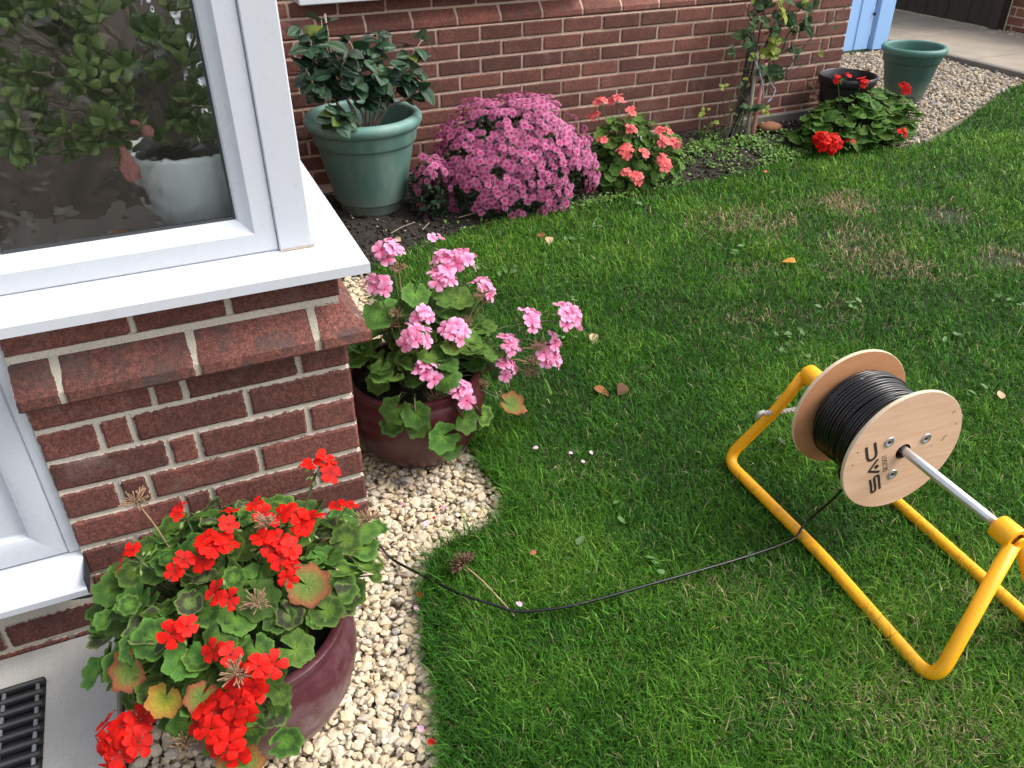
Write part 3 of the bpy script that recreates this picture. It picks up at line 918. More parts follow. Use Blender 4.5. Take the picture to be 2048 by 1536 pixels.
# ------------------------------------------------------------------ things round the house: path, kerb, fence, garage door, neighbour's wall
path = bpy.data.objects.new('path', MB().box((5.70, 1.5, -0.05), (7.0, 9.0, 0.012)).mesh('path', M['paving'])); link(path); path['kind'] = 'structure'
for a, b in ((1.6, 3.32), (3.335, 4.28), (4.295, 5.2), (5.215, 7.0)):
    for x0_, x1_ in ((5.705, 6.28), (6.29, 6.875)):
        if a < 3.5 or x0_ < 6:
            xa, xb = (x0_, 6.875) if a > 3 else (x0_, x1_)
            if not (a > 3 and x0_ > 6):
                o = world_part('paving_slab', MB().box((xa, a, 0.0), (xb, b, 0.044), bev=0.004), M['paving'], path)
kb = bpy.data.objects.new('kerb', MB().box((5.645, 1.5, -0.06), (5.69, 9.0, -0.01)).mesh('kerb', M['kerb'])); link(kb); kb['kind'] = 'structure'
for k in range(8):
    world_part('kerb_stone', MB().box((5.640, 1.62 + 0.91 * k, -0.055), (5.700, 1.62 + 0.91 * k + 0.904, 0.050), bev=0.005), M['kerb'], kb)
gd = thing('garage_door', 'pale blue ribbed metal garage door beyond the end of the brick wall', 'door', (4.5, 4.0, 0.0))
mb = MB()
for k, x in enumerate(np.arange(3.66, 5.30, 0.15)):
    mb.box((x, 4.02, 0.03), (x + 0.118, 4.05, 2.1), bev=0.004)
    mb.box((x + 0.1185, 4.028, 0.03), (x + 0.1495, 4.05, 2.1))
    if k % 1 == 0:
        o = world_part('door_panel', mb, M['blue'], gd); mb = MB()
world_part('door_edge_post', MB().box((5.345, 4.005, 0.02), (5.50, 4.06, 2.1), bev=0.004), M['blue'], gd)
world_part('bolt', MB().lathe([(0.012, 0), (0.012, 0.012), (0.0, 0.014)], 10, origin=(5.30, 4.018, 0.30), axis=(0, -1, 0)), M['hole'], gd)
fence = thing('board_fence', 'dark stained board fence beyond the concrete path', 'fence', (6.9, 5.6, 0.0))
for k in range(22):
    y = 4.22 + 0.125 * k
    world_part('fence_board', MB().box((6.90 + 0.008 * (k % 2), y, 0.045), (6.92 + 0.008 * (k % 2), y + 0.12, 1.9), bev=0.002), M['board'], fence)
world_part('fence_rail', MB().box((6.929, 4.2, 0.3), (6.97, 7.0, 0.38)), M['board'], fence)
world_part('gate_post', MB().box((6.86, 4.10, 0.0), (6.96, 4.20, 1.9), bev=0.004), M['board'], fence)
nb = thing('neighbour_wall', 'orange red brick wall beside the dark fence at the far corner', 'wall', (6.95, 3.3, 0.0))
world_part('mortar', MB().box((6.957, 2.0, -0.05), (7.15, 4.09, 0.8)), M['mortar_warm'], nb)
for r in range(8):
    ps = [2.0 + (0.1125 if r % 2 else 0.225) + 0.225 * k for k in range(9)]
    pp = [2.0] + ps + [4.09]
    for a, b in zip(pp[:-1], pp[1:]):
        if b - a > 0.04:
            put('brick', brick_mesh(round(b - a - 0.01, 3), 0.065, 0.06, M['brick_far'], rnd.randrange(3)), nb, (6.95, (a + b) / 2, 0.05 + 0.075 * r), Matrix.Rotation(-math.pi / 2, 3, 'Z'))

# ------------------------------------------------------------------ slab and boot scraper
slab = bpy.data.objects.new('doorstep_slab', MB().box((-1.9, -1.4, -0.06), (-0.600, -0.004, 0.014), bev=0.004).mesh('doorstep_slab', M['concrete'])); link(slab); slab['kind'] = 'structure'
mat_ = thing('scraper_mat', 'black ribbed boot scraper mat on the pale doorstep slab', 'doormat', (-0.95, -0.4, 0.014))
world_part('base', MB().box((-1.25, -0.715, 0.0142), (-0.7385, -0.105, 0.0153)), M['rubber'], mat_)  # thin dark sheet added to stand in for the shade between the ribs
for k in range(20):
    y = -0.112 - 0.0305 * k
    mb = MB().box((-1.25, y - 0.0065, 0.0155), (-0.737, y + 0.0065, 0.034), bev=0.0045)
    world_part('rib', mb, M['rubber'], mat_, angle=60)
for x in (-0.752, -0.815, -0.90, -1.0, -1.1):
    world_part('rod', MB().tube([(x, -0.105, 0.0245), (x, -0.70, 0.0245)], 0.0042, 8), M['rod'], mat_, smooth=True)
    for k in range(19):
        pass

# ------------------------------------------------------------------ gravel
import bmesh
def ico(sub):
    bm = bmesh.new(); bmesh.ops.create_icosphere(bm, subdivisions=sub, radius=1.0)
    v = np.array([q.co for q in bm.verts]); f = np.array([[q.index for q in p.verts] for p in bm.faces]); bm.free()
    return v, f
def chips(n_var, sub, seed):
    r = np.random.default_rng(seed)
    v, f = ico(sub)
    out = []
    for _ in range(n_var):
        p = v.copy()
        for _k in range(9):
            d = r.normal(size=3); d /= np.linalg.norm(d)
            h = r.uniform(0.62, 0.92)
            ex = np.maximum(p @ d - h, 0)
            p -= ex[:, None] * d
        p *= 1 + r.uniform(-0.05, 0.05, (len(p), 1))
        out.append(p)
    return out, f
def scatter_stones(name, x, y, z, size, cols, var, f, seed, label=None, flat=True, zr=(0.6, 0.95), tl=0.6):
    r = np.random.default_rng(seed)
    n = len(x)
    k = r.integers(0, len(var), n)
    B = np.array(var)[k] * (size[:, None, None] * r.uniform(0.62, 1.25, (n, 1, 3)))
    B[:, :, 2] *= r.uniform(*zr, (n, 1))
    tilt = r.uniform(-tl, tl, n); a = r.uniform(0, 2 * np.pi, n)
    c, s_ = np.cos(tilt)[:, None], np.sin(tilt)[:, None]
    yy, zz = B[:, :, 1] * c - B[:, :, 2] * s_, B[:, :, 1] * s_ + B[:, :, 2] * c
    c, s_ = np.cos(a)[:, None], np.sin(a)[:, None]
    xx, yy = B[:, :, 0] * c - yy * s_, B[:, :, 0] * s_ + yy * c
    V = np.stack([xx + x[:, None], yy + y[:, None], zz + z[:, None]], 2).reshape(-1, 3)
    m = var[0].shape[0]
    F = (f[None] + (np.arange(n) * m)[:, None, None]).reshape(-1, 3)
    T = np.repeat(cols, m, 0)
    o = bpy.data.objects.new(name, np_mesh(name, V, F, T, M['stone'], flat=flat)); link(o)
    o['kind'] = 'stuff'
    if label: o['label'] = label
    return o
def jitter_grid(x0, x1, y0, y1, sp, r):
    gx, gy = np.meshgrid(np.arange(x0, x1, sp), np.arange(y0, y1, sp * 0.87))
    gx = gx + (np.arange(gx.shape[0]) % 2)[:, None] * sp / 2
    return (gx + r.uniform(-0.42, 0.42, gx.shape) * sp).ravel(), (gy + r.uniform(-0.42, 0.42, gy.shape) * sp).ravel()
def stone_cols(n, r, base, amp, grey=0.07):
    b = np.array(base)
    c = b[None] * r.uniform(1 - amp, 1 + amp * 0.6, (n, 1))
    warm = r.uniform(-1, 1, (n, 1))
    c = c * (1 + warm * np.array([[0.06, 0.0, -0.12]]))
    g_ = r.random(n) < grey
    c[g_] = np.array([0.36, 0.35, 0.34]) * r.uniform(0.5, 1.2, (g_.sum(), 1))
    return np.clip(c, 0.02, 0.85)
var, fi = chips(16, 1, 5)
r_ = np.random.default_rng(21)
X, Y, Z, SZ = [], [], [], []
for layer, (sp, z0) in enumerate(((0.0170, -0.025), (0.0180, -0.016), (0.030, -0.008))):
    x, y = jitter_grid(-0.6, 0.46, -1.25, 1.62, sp, r_)
    k = inside(x, y, GRAVEL_POLY) & ~((x < -0.588) & (y < 0))
    x, y = x[k], y[k]
    k = in_view(x, y, 0 * x, 260); x, y = x[k], y[k]
    X.append(x); Y.append(y); Z.append(z0 + r_.uniform(-0.003, 0.004, len(x))); SZ.append(r_.choice([0.0085, 0.0108, 0.0130, 0.0160], len(x), p=[0.28, 0.36, 0.27, 0.09]) * r_.uniform(0.85, 1.15, len(x)))
X, Y, Z, SZ = map(np.concatenate, (X, Y, Z, SZ))
scatter_stones('gravel', X, Y, Z, SZ, stone_cols(len(X), r_, (0.71, 0.60, 0.435), 0.16, 0.03), var, fi, 3, 'cream limestone gravel between the brick base and the lawn', zr=(0.42, 0.75), tl=0.42)
# brownish gravel at the far end
FAR_G = [(3.62, 1.97), (3.876, 1.985), (4.511, 2.27), (5.15, 2.59), (5.635, 2.76), (5.635, 4.0), (3.62, 4.0)]
sheet('gravel_yard_base', FAR_G, 0.0, 0.05, M['gravel_bed'])
var0, fi0 = chips(10, 1, 9)
x, y = jitter_grid(3.62, 5.64, 1.95, 4.0, 0.0275, r_)
k = inside(x, y, FAR_G); x, y = x[k], y[k]
scatter_stones('far_gravel', x, y, 0.006 + r_.uniform(-0.003, 0.01, len(x)), r_.uniform(0.011, 0.021, len(x)), stone_cols(len(x), r_, (0.46, 0.385, 0.29), 0.45), var0, fi0, 4, 'brown mixed gravel between the brick wall and the kerb')
x, y = jitter_grid(6.72, 6.95, 2.6, 4.1, 0.03, r_)
scatter_stones('edge_gravel', x, y, 0.032 + r_.uniform(0, 0.008, len(x)), r_.uniform(0.012, 0.02, len(x)), stone_cols(len(x), r_, (0.52, 0.43, 0.34), 0.4), var0, fi0, 6, 'pale stones along the foot of the far brick wall')

# ------------------------------------------------------------------ soil crumbs, weeds
n = 5200
x = r_.uniform(0.02, 3.65, n); y = bed_y(x) + (DW - 0.02 - bed_y(x)) * r_.random(n) ** 1.3
z = soil_z(x, y) + 0.004
v0, f0 = ico(1)
vv = [v0[:, :] * (1 + np.random.default_rng(i).uniform(-0.25, 0.25, (len(v0), 1))) for i in range(6)]
vs0, fs0 = ico(1)
cols = np.array([0.032, 0.025, 0.019]) * r_.uniform(0.4, 1.8, (n, 1))
wht = r_.random(n) < 0.055
cols[wht] = np.array([0.42, 0.38, 0.33]) * r_.uniform(0.5, 1.2, (wht.sum(), 1))
sz = np.where(wht, r_.uniform(0.003, 0.007, n), r_.uniform(0.003, 0.011, n))
o = scatter_stones('soil_crumbs', x, y, z, sz, cols, vv, fs0, 8, 'dark soil crumbs and small pale stones in the flower bed')
o.data.materials[0] = M['crumb']

def leaf_scatter(name, P, Nrm, size, cols, mat, label, seed, aspect=0.7):
    """hexagonal little leaves at P, normals Nrm"""
    r = np.random.default_rng(seed)
    n = len(P)
    Nrm = Nrm / np.linalg.norm(Nrm, axis=1, keepdims=True)
    t = r.normal(size=(n, 3)); t -= (t * Nrm).sum(1, keepdims=True) * Nrm; t /= np.linalg.norm(t, axis=1, keepdims=True)
    b = np.cross(Nrm, t)
    tpl = np.array([(-1, 0, 0), (-0.45, 0.8, 0.12), (0.45, 0.72, 0.12), (1, 0, -0.05), (0.45, -0.72, 0.12), (-0.45, -0.8, 0.12)])
    V = P[:, None] + size[:, None, None] * (tpl[None, :, 0:1] * t[:, None] + tpl[None, :, 1:2] * aspect * b[:, None] + tpl[None, :, 2:3] * Nrm[:, None])
    F = np.array([(0, 1, 2, 3), (0, 3, 4, 5)])[None] + (np.arange(n) * 6)[:, None, None]
    me = np_mesh(name, V.reshape(-1, 3), F.reshape(-1, 4), np.repeat(cols, 6, 0), mat, flat=False)
    o = bpy.data.objects.new(name, me)
    return o
# ground cover weeds: patches (x, y, radius, count)
WX = [(2.28, 2.27, 0.18, 330), (2.52, 2.24, 0.22, 560), (2.80, 2.19, 0.18, 430), (2.95, 2.12, 0.15, 330), (3.12, 2.07, 0.20, 620), (3.35, 2.08, 0.16, 480), (2.62, 2.32, 0.18, 220), (2.22, 2.10, 0.10, 150), (2.12, 1.96, 0.09, 120), (1.75, 1.90, 0.12, 220),
      (1.55, 1.86, 0.10, 160), (1.35, 1.88, 0.10, 90), (1.92, 1.92, 0.12, 200), (0.9, 1.85, 0.2, 40), (3.45, 2.10, 0.12, 300), (2.95, 2.30, 0.16, 180), (2.50, 1.98, 0.12, 70), (2.72, 2.02, 0.10, 110), (2.95, 2.03, 0.10, 220)]
px, py = [], []
for cx, cy, rad, cnt in WX:
    k = 16
    ux, uy = r_.normal(cx, rad * 0.55, k), r_.normal(cy, rad * 0.35, k)
    ii = r_.integers(0, k, cnt)
    px.append(ux[ii] + r_.normal(0, 0.024, cnt)); py.append(uy[ii] + r_.normal(0, 0.024, cnt))
px, py = np.concatenate(px), np.concatenate(py)
k = (py < DW - 0.01) & (py > bed_y(px) - 0.04)
px, py = px[k], py[k]
n = len(px)
P = np.stack([px, py, np.maximum(soil_z(px, py), 0) + r_.uniform(0.006, 0.038, n)], 1)
Nn = r_.normal(0, 0.5, (n, 3)) + np.array([0, -0.3, 1.0])
cols = np.array([0.125, 0.240, 0.045]) * r_.uniform(0.5, 1.5, (n, 1)) * (1 + r_.uniform(-0.2, 0.2, (n, 1)) * np.array([[1, 0, -0.5]]))
o = leaf_scatter('ground_weeds', P, Nn, r_.uniform(0.005, 0.0110, n), cols, M['weed'], '', 31); link(o)
o['kind'] = 'stuff'; o['label'] = 'low bright green weeds spreading over the soil of the bed'

# ------------------------------------------------------------------ lawn grass
DRY = [(2.72, 1.40, 0.15, 1.0), (2.15, 1.40, 0.17, 0.8), (2.28, 1.34, 0.10, 0.8), (2.49, 1.02, 0.18, 0.45), (2.38, 0.84, 0.18, 0.65), (2.45, 0.72, 0.17, 0.6), (3.07, 1.09, 0.13, 0.6), (2.92, 0.64, 0.14, 0.6),
       (1.60, 0.61, 0.14, 0.25), (0.77, -0.47, 0.10, 0.24), (0.93, -0.93, 0.16, 0.32), (1.24, -0.75, 0.12, 0.24), (2.16, 0.83, 0.12, 0.25), (1.86, 0.97, 0.12, 0.22), (0.62, 0.05, 0.10, 0.14), (1.9, 0.5, 0.15, 0.2), (0.64, -0.77, 0.09, 0.2)]
BARE = [(3.05, 1.07, 0.09), (2.86, 0.60, 0.09)]
def density(d):
    return np.minimum(86000.0, 330000.0 / d ** 2)
r_ = np.random.default_rng(77)
NC = 4100000
gx, gy = r_.uniform(-0.12, 7.6, NC), r_.uniform(-1.25, 2.85, NC)
k = in_view(gx, gy, 0 * gx, 200)
gx, gy = gx[k], gy[k]
k = inside(gx, gy, LAWN)
gx, gy = gx[k], gy[k]
dd = np.sqrt((gx - CAM.x) ** 2 + (gy - CAM.y) ** 2 + CAM.z ** 2)
cand_density = NC / ((7.6 + 0.12) * (2.85 + 1.25))
keep = r_.random(len(gx)) < density(dd) / cand_density
patch = vnoise(gx, gy, 3.1, 1) * 0.6 + vnoise(gx, gy, 8.0, 2) * 0.4
keep &= r_.random(len(gx)) < 0.72 + 0.5 * (patch - 0.35)
for bx_, by_, br in BARE:
    keep &= ~((np.hypot((gx - bx_) * 0.8, gy - by_) < br) & (r_.random(len(gx)) < 0.8))
gx, gy, dd, patch = gx[keep], gy[keep], dd[keep], patch[keep]
n = len(gx)
eg = dist_poly(gx, gy, GRAVEL_LAWN)
eb = dist_poly(gx, gy, BED_LAWN)
lush = np.clip(1 - eg / 0.16, 0, 1)
dry = np.zeros(n)
for x_, y_, rad, am in DRY:
    q = np.hypot((gx - x_), (gy - y_) * 1.25) / rad
    dry = np.maximum(dry, am * np.exp(-(q + (vnoise(gx, gy, 14, 9) - 0.5) * 1.2) ** 2))
ln = r_.gamma(5.5, 0.0042, n) * (0.8 + 0.6 * patch) + 0.007
ln = ln * (1 + 0.9 * lush * r_.random(n)) * (1 - 0.25 * dry)
wd = r_.choice([0.0013, 0.0019, 0.0026, 0.0036], n, p=[0.3, 0.35, 0.25, 0.10]) * np.maximum(1, dd / 2.3)
clx, cly = vnoise(gx, gy, 11, 5) - 0.5, vnoise(gx, gy, 11, 6) - 0.5          # clumps lean together
th = np.arctan2(cly, clx) + r_.normal(0, 2.2, n)
ex_ = np.where(lush > 0.3, math.pi + 0.3, th)
th = np.where(r_.random(n) < lush * 0.5, ex_ + r_.normal(0, 0.8, n), th)
lean = np.abs(r_.normal(1.08, 0.38, n)).clip(0.1, 1.5)
dx, dy = np.cos(th), np.sin(th)
sx, sy = -dy, dx
hx1, hz1 = np.sin(lean * 0.55) * ln * 0.5, np.cos(lean * 0.55) * ln * 0.5
hx2, hz2 = hx1 + np.sin(lean * 1.15) * ln * 0.5, np.maximum(hz1 + np.cos(lean * 1.15) * ln * 0.5, 0.003)
V = np.zeros((n, 5, 3))
for i, (h, zz, ww) in enumerate(((0, -0.004, 1.0), (0, -0.004, -1.0), (hx1, hz1, 0.85), (hx1, hz1, -0.85), (hx2, hz2, 0.0))):
    V[:, i, 0] = gx + dx * h + sx * wd * ww * 0.5
    V[:, i, 1] = gy + dy * h + sy * wd * ww * 0.5
    V[:, i, 2] = zz
F = np.array([(0, 1, 3), (0, 3, 2), (2, 3, 4)])[None] + (np.arange(n) * 5)[:, None, None]
pal = np.array([(0.032, 0.115, 0.012), (0.058, 0.186, 0.017), (0.106, 0.255, 0.023), (0.185, 0.325, 0.046)])
tone = np.clip(patch * 3.2 - 0.55 + r_.normal(0, 0.75, n) - lush * 0.9 + (vnoise(gx, gy, 1.3, 8) - 0.5) * 1.2, 0, 2.999)
i0 = tone.astype(int); fr = (tone - i0)[:, None]
cols = pal[i0] * (1 - fr) + pal[i0 + 1] * fr
straw = np.array([0.45, 0.37, 0.21])
isdry = r_.random(n) < (0.020 + 0.80 * dry)
cols[isdry] = straw * r_.uniform(0.45, 1.15, (isdry.sum(), 1))
cols *= r_.choice([0.55, 0.8, 1.0, 1.2, 1.5], (n, 1), p=[0.18, 0.27, 0.27, 0.18, 0.10])
o = bpy.data.objects.new('grass', np_mesh('grass', V.reshape(-1, 3), F.reshape(-1, 3), np.repeat(cols, 5, 0), M['grass'], flat=False)); link(o)
o['kind'] = 'stuff'; o['label'] = 'short patchy green lawn grass with dry straw coloured spots'

# broad leaved weeds dotted in the lawn
px, py = [], []
for cx, cy, k in [(0.86, 1.42, 9), (1.45, 1.62, 12), (1.80, 1.75, 8), (1.62, 0.46, 5), (1.98, 0.56, 8), (0.94, 1.30, 7), (2.55, 0.30, 9), (0.02, -0.72, 5), (1.05, 1.0, 5)] + [(rnd.uniform(0.4, 3.2), rnd.uniform(-0.9, 1.6), 3) for _ in range(40)]:
    px += [cx + rnd.gauss(0, 0.030) for _ in range(k)]; py += [cy + rnd.gauss(0, 0.030) for _ in range(k)]
px, py = np.array(px), np.array(py)
n = len(px)
P = np.stack([px, py, np.full(n, 0.024)], 1)
o = leaf_scatter('lawn_weeds', P, r_.normal(0, 0.3, (n, 3)) + np.array([0, -0.1, 1.0]), r_.uniform(0.008, 0.019, n), np.array([0.10, 0.20, 0.06]) * r_.uniform(0.6, 1.3, (n, 1)), M['weed'], '', 37, 0.6)
link(o); o['kind'] = 'stuff'; o['label'] = 'small broad leaved weeds dotted through the lawn'

#PART2
# ------------------------------------------------------------------ leaf, petal and flower shapes
def geranium_leaf(seed, ripple=1.0, cup=0.18):
    r = random.Random(seed)
    rings = (0.22, 0.45, 0.68, 0.86, 1.0)
    nt = 43
    gap = 0.20
    ph, ph2 = r.uniform(0, 6), r.uniform(0, 6)
    fold = r.uniform(0.0, 0.16)
    asym = r.uniform(-0.08, 0.08)
    vs, rad, ang, fs = [(0, 0, 0)], [0.0], [0.0], []
    for q in rings:
        for k in range(nt):
            a = -math.pi + gap + (2 * math.pi - 2 * gap) * k / (nt - 1)
            lob = math.cos(7 * a + 0.4 * math.sin(a + ph))
            R = q * (1 + 0.080 * lob * q ** 3 + 0.030 * math.cos(21 * a) * q ** 4) * (0.86 + 0.16 * math.cos(a * 0.5) ** 0.7 if abs(a) < math.pi else 1)
            R *= 1 + asym * math.sin(a) + r.uniform(-0.015, 0.015)
            x, y = R * math.sin(a), R * math.cos(a)
            z = cup * q * q + 0.040 * ripple * lob * q - fold * abs(x) * q * 0.6 + 0.10 * ripple * q * q * math.sin(2 * a + ph) + 0.06 * ripple * q ** 3 * math.sin(3 * a + ph2)
            if q == 1.0:
                z -= 0.05 * r.random()
            vs.append((x, y, z)); rad.append(q); ang.append(0.5 - 0.5 * lob if q > 0.15 else 0)
    for k in range(nt - 1):
        fs.append((0, 2 + k, 1 + k))
    for i in range(len(rings) - 1):
        for k in range(nt - 1):
            a0 = 1 + i * nt + k
            fs.append((a0, a0 + 1, a0 + nt + 1, a0 + nt))
    return MB().add(vs, fs, rad=rad, ang=ang)

def oval_leaf(seed, aspect=0.55, fold=0.25, bend=0.25, tip=0.3, nl=6, serr=0.0):
    """stalk at the origin, blade along +Y"""
    r = random.Random(seed)
    fold += r.uniform(-0.1, 0.12); bend += r.uniform(-0.15, 0.2)
    vs, rad, ang, fs = [], [], [], []
    for i in range(nl + 1):
        t = i / nl
        wdt = aspect * 0.5 * math.sin(math.pi * min(1, t ** (0.85 - tip * 0.4))) ** 0.75 * (1 + serr * (i % 2)) if 0 < i < nl else 0.012
        z = -bend * t * t + 0.02 * math.sin(5 * t)
        for u in (-1, -0.5, 0, 0.5, 1):
            vs.append((u * wdt, t, z + fold * abs(u) * wdt + r.uniform(-0.006, 0.006)))
            rad.append(abs(u)); ang.append(1.0 if u == 0 else 0.0)
    for i in range(nl):
        for k in range(4):
            a0 = i * 5 + k
            fs.append((a0, a0 + 1, a0 + 6, a0 + 5))
    return MB().add(vs, fs, rad=rad, ang=ang)

def paddle_leaf(seed):
    """thick spoon shaped succulent leaf along +Y"""
    r = random.Random(seed)
    seg, nl = 8, 6
    vs, rad, fs = [], [], []
    for i in range(nl + 1):
        t = i / nl
        w_ = 0.26 * (0.25 + 0.95 * t) * math.sqrt(max(0.0, 1 - max(0, (t - 0.55) / 0.45) ** 2)) + 0.012
        th = 0.09 * math.sqrt(max(0.0, 1 - max(0, (t - 0.7) / 0.3) ** 2)) + 0.008
        for k in range(seg):
            q = 2 * math.pi * k / seg
            vs.append((w_ * math.cos(q), t, th * math.sin(q) + 0.14 * t * t))
            rad.append(t)
    for i in range(nl):
        for k in range(seg):
            k2 = (k + 1) % seg
            fs.append((i * seg + k, i * seg + k2, (i + 1) * seg + k2, (i + 1) * seg + k))
    fs.append(tuple(nl * seg + k for k in range(seg)))
    return MB().add(vs, fs, rad=rad)

def floret(seed, n=5, width=0.78, cup=0.25, ruffle=0.10):
    r = random.Random(seed)
    vs, rad, fs = [], [], []
    for p in range(n):
        a = 2 * math.pi * p / n + r.uniform(-0.13, 0.13)
        L = r.uniform(0.88, 1.08)
        W = width * r.uniform(0.88, 1.12)
        lift = cup + r.uniform(-0.16, 0.16)
        tw = r.uniform(-0.25, 0.25)
        base = len(vs)
        R = Matrix.Rotation(a, 3, 'Z')
        for i, (t, hw) in enumerate(((0.08, 0.10), (0.35, 0.30), (0.66, 0.50), (0.90, 0.44), (1.0, 0.22))):
            for u in (-1, 0, 1):
                x = u * hw * W
                tt = t - (0.03 if (i == 4 and u == 0) else 0)
                z = lift * t * (1 - 0.55 * t) + tw * x * t + ruffle * r.uniform(-1, 1) * t - 0.10 * u * u * t + 0.005 * p
                q = R @ Vector((x, tt * L, z))
                vs.append(tuple(q)); rad.append(t)
        for i in range(4):
            for k in range(2):
                b0 = base + i * 3 + k
                fs.append((b0, b0 + 1, b0 + 4, b0 + 3))
    return MB().add(vs, fs, rad=rad)

def mum_flower(seed):
    r = random.Random(seed)
    vs, rad, fs = [], [], []
    for n, L, z0, lift, w_ in ((13, 1.0, 0.0, 0.10, 0.15), (11, 0.80, 0.10, 0.38, 0.14), (8, 0.50, 0.18, 0.55, 0.13), (5, 0.25, 0.24, 0.5, 0.10)):
        for p in range(n):
            a = 2 * math.pi * (p + r.uniform(-0.25, 0.25)) / n + n
            R = Matrix.Rotation(a, 3, 'Z')
            l = L * r.uniform(0.85, 1.1)
            b = len(vs)
            for x, t in ((-w_ * 0.4, 0.12), (w_ * 0.4, 0.12), (w_ * 0.78, 0.66), (0, 1.08), (-w_ * 0.78, 0.66)):
                q = R @ Vector((x, t * l, z0 + lift * t * l * (1 - 0.35 * t) + (0.04 if x else 0)))
                vs.append(tuple(q)); rad.append(min(1.0, t * l))
            fs.append((b, b + 1, b + 2, b + 3, b + 4))
    return MB().add(vs, fs, rad=rad)

GL = [geranium_leaf(i, 0.8 + 0.15 * (i % 4), (0.18, 0.30, 0.05, 0.22, -0.08)[i % 5]) for i in range(9)]
def leafset(mat, name='leaf'):
    return [mb.mesh(name, M[mat], True) for mb in GL]
LS = {k: leafset(k) for k in ('leaf_zonal', 'leaf_bronze', 'leaf_plain', 'leaf_yellow', 'leaf_ochre')}
FLM = [floret(i) for i in range(6)]
FL = {k: [mb.mesh('floret', M[k], True) for mb in FLM] for k in ('red', 'coral', 'pink')}

def ellipsoid(mb, c, r, d=(0, 0, 1), mi=0, seg=7):
    n = Vector(d).normalized()
    R = frame(n)
    vs, fs = [], []
    rows = 5
    for i in range(rows):
        t = math.pi * (i + 0.02) / (rows - 1 + 0.04)
        for k in range(seg):
            q = 2 * math.pi * k / seg
            p = R @ Vector((r[0] * math.sin(t) * math.cos(q), r[1] * math.sin(t) * math.sin(q), -r[2] * math.cos(t)))
            vs.append(Vector(c) + p)
    for i in range(rows - 1):
        for k in range(seg):
            k2 = (k + 1) % seg
            fs.append((i * seg + k, i * seg + k2, (i + 1) * seg + k2, (i + 1) * seg + k))
    mb.add(vs, fs, mi)

def flower_head(plant, pos, axis, n, fr, kind, spread=1.0, root=None, stem_r=0.0024, rr=None, dome=0.034, buds=3):
    """peduncle + pedicels + buds (one part) with its florets as sub-parts"""
    r = rr or rnd
    pos = Vector(pos); ax = Vector(axis).normalized()
    base = pos - ax * dome * 0.95
    mb = MB()
    if root is not None:
        root = Vector(root)
        mid = root.lerp(base, 0.55) + Vector((0, 0, 0.03 + 0.06 * (base - root).length)) + Vector((r.uniform(-.01, .01), r.uniform(-.01, .01), 0))
        mb.tube(curve([root, mid, base], 9), stem_r, 6)
    R = frame(ax, (r.uniform(-1, 1), r.uniform(-1, 1), 0.1))
    spots = []
    for k in range(n):
        q = 2.399963 * k + r.uniform(-0.25, 0.25)
        t = math.sqrt((k + 0.35) / max(n, 1)) * (1.25 * spread) + r.uniform(-0.1, 0.1)
        t = max(0.05, min(t, 1.75))
        d = R @ Vector((math.sin(t) * math.cos(q), math.sin(t) * math.sin(q), math.cos(t)))
        d = (d + Vector((0, 0, 0.12))).normalized()
        p = base + d * dome * r.uniform(0.95, 1.2)
        mb.tube([base, base.lerp(p, 0.5) + Vector((0, 0, 0.002)), p], 0.0009, 4, cap=False)
        spots.append((p, d))
    for k in range(buds):
        q = r.uniform(0, 6.28)
        d = R @ Vector((math.cos(q), math.sin(q), r.uniform(-0.5, 0.2)))
        p = base + d * dome * r.uniform(0.5, 0.85)
        mb.tube([base, p], 0.0008, 4, cap=False)
        ellipsoid(mb, p, (0.0028, 0.0028, 0.006), d, 1)
    h = world_part('flower_head', mb, [M['stem'], M['bud']], plant, smooth=True)
    WP[h.name] = WP[plant.name]
    for p, d in spots:
        dn = (d + Vector((r.uniform(-.35, .35), r.uniform(-.35, .35), r.uniform(-.1, .3)))).normalized()
        put('floret', r.choice(FL[kind]), h, p, frame(dn, (r.uniform(-1, 1), r.uniform(-1, 1), r.uniform(-1, 1))), fr * r.uniform(0.85, 1.12))
    return h

def dry_head(plant, pos, size=0.022, root=None, n=26, axis=(0, 0, 1), name='dead_flower_head'):
    mb = MB()
    pos = Vector(pos); ax = Vector(axis).normalized()
    R = frame(ax)
    for k in range(n):
        d = R @ Vector((rnd.gauss(0, 0.75), rnd.gauss(0, 0.75), abs(rnd.gauss(0.35, 0.5))))
        d.normalize()
        p = pos + d * size * rnd.uniform(0.6, 1.15)
        mb.tube([pos, pos.lerp(p, 0.6) + Vector((rnd.uniform(-1, 1), rnd.uniform(-1, 1), rnd.uniform(-1, 1))) * size * 0.1, p], [0.0007, 0.0009, 0.0014], 4)
    if root is not None:
        root = Vector(root)
        mb.tube(curve([root, root.lerp(pos, 0.6) + Vector((0, 0, 0.03)), pos], 8), 0.0018, 5)
    return world_part(name, mb, M['dry'], plant)

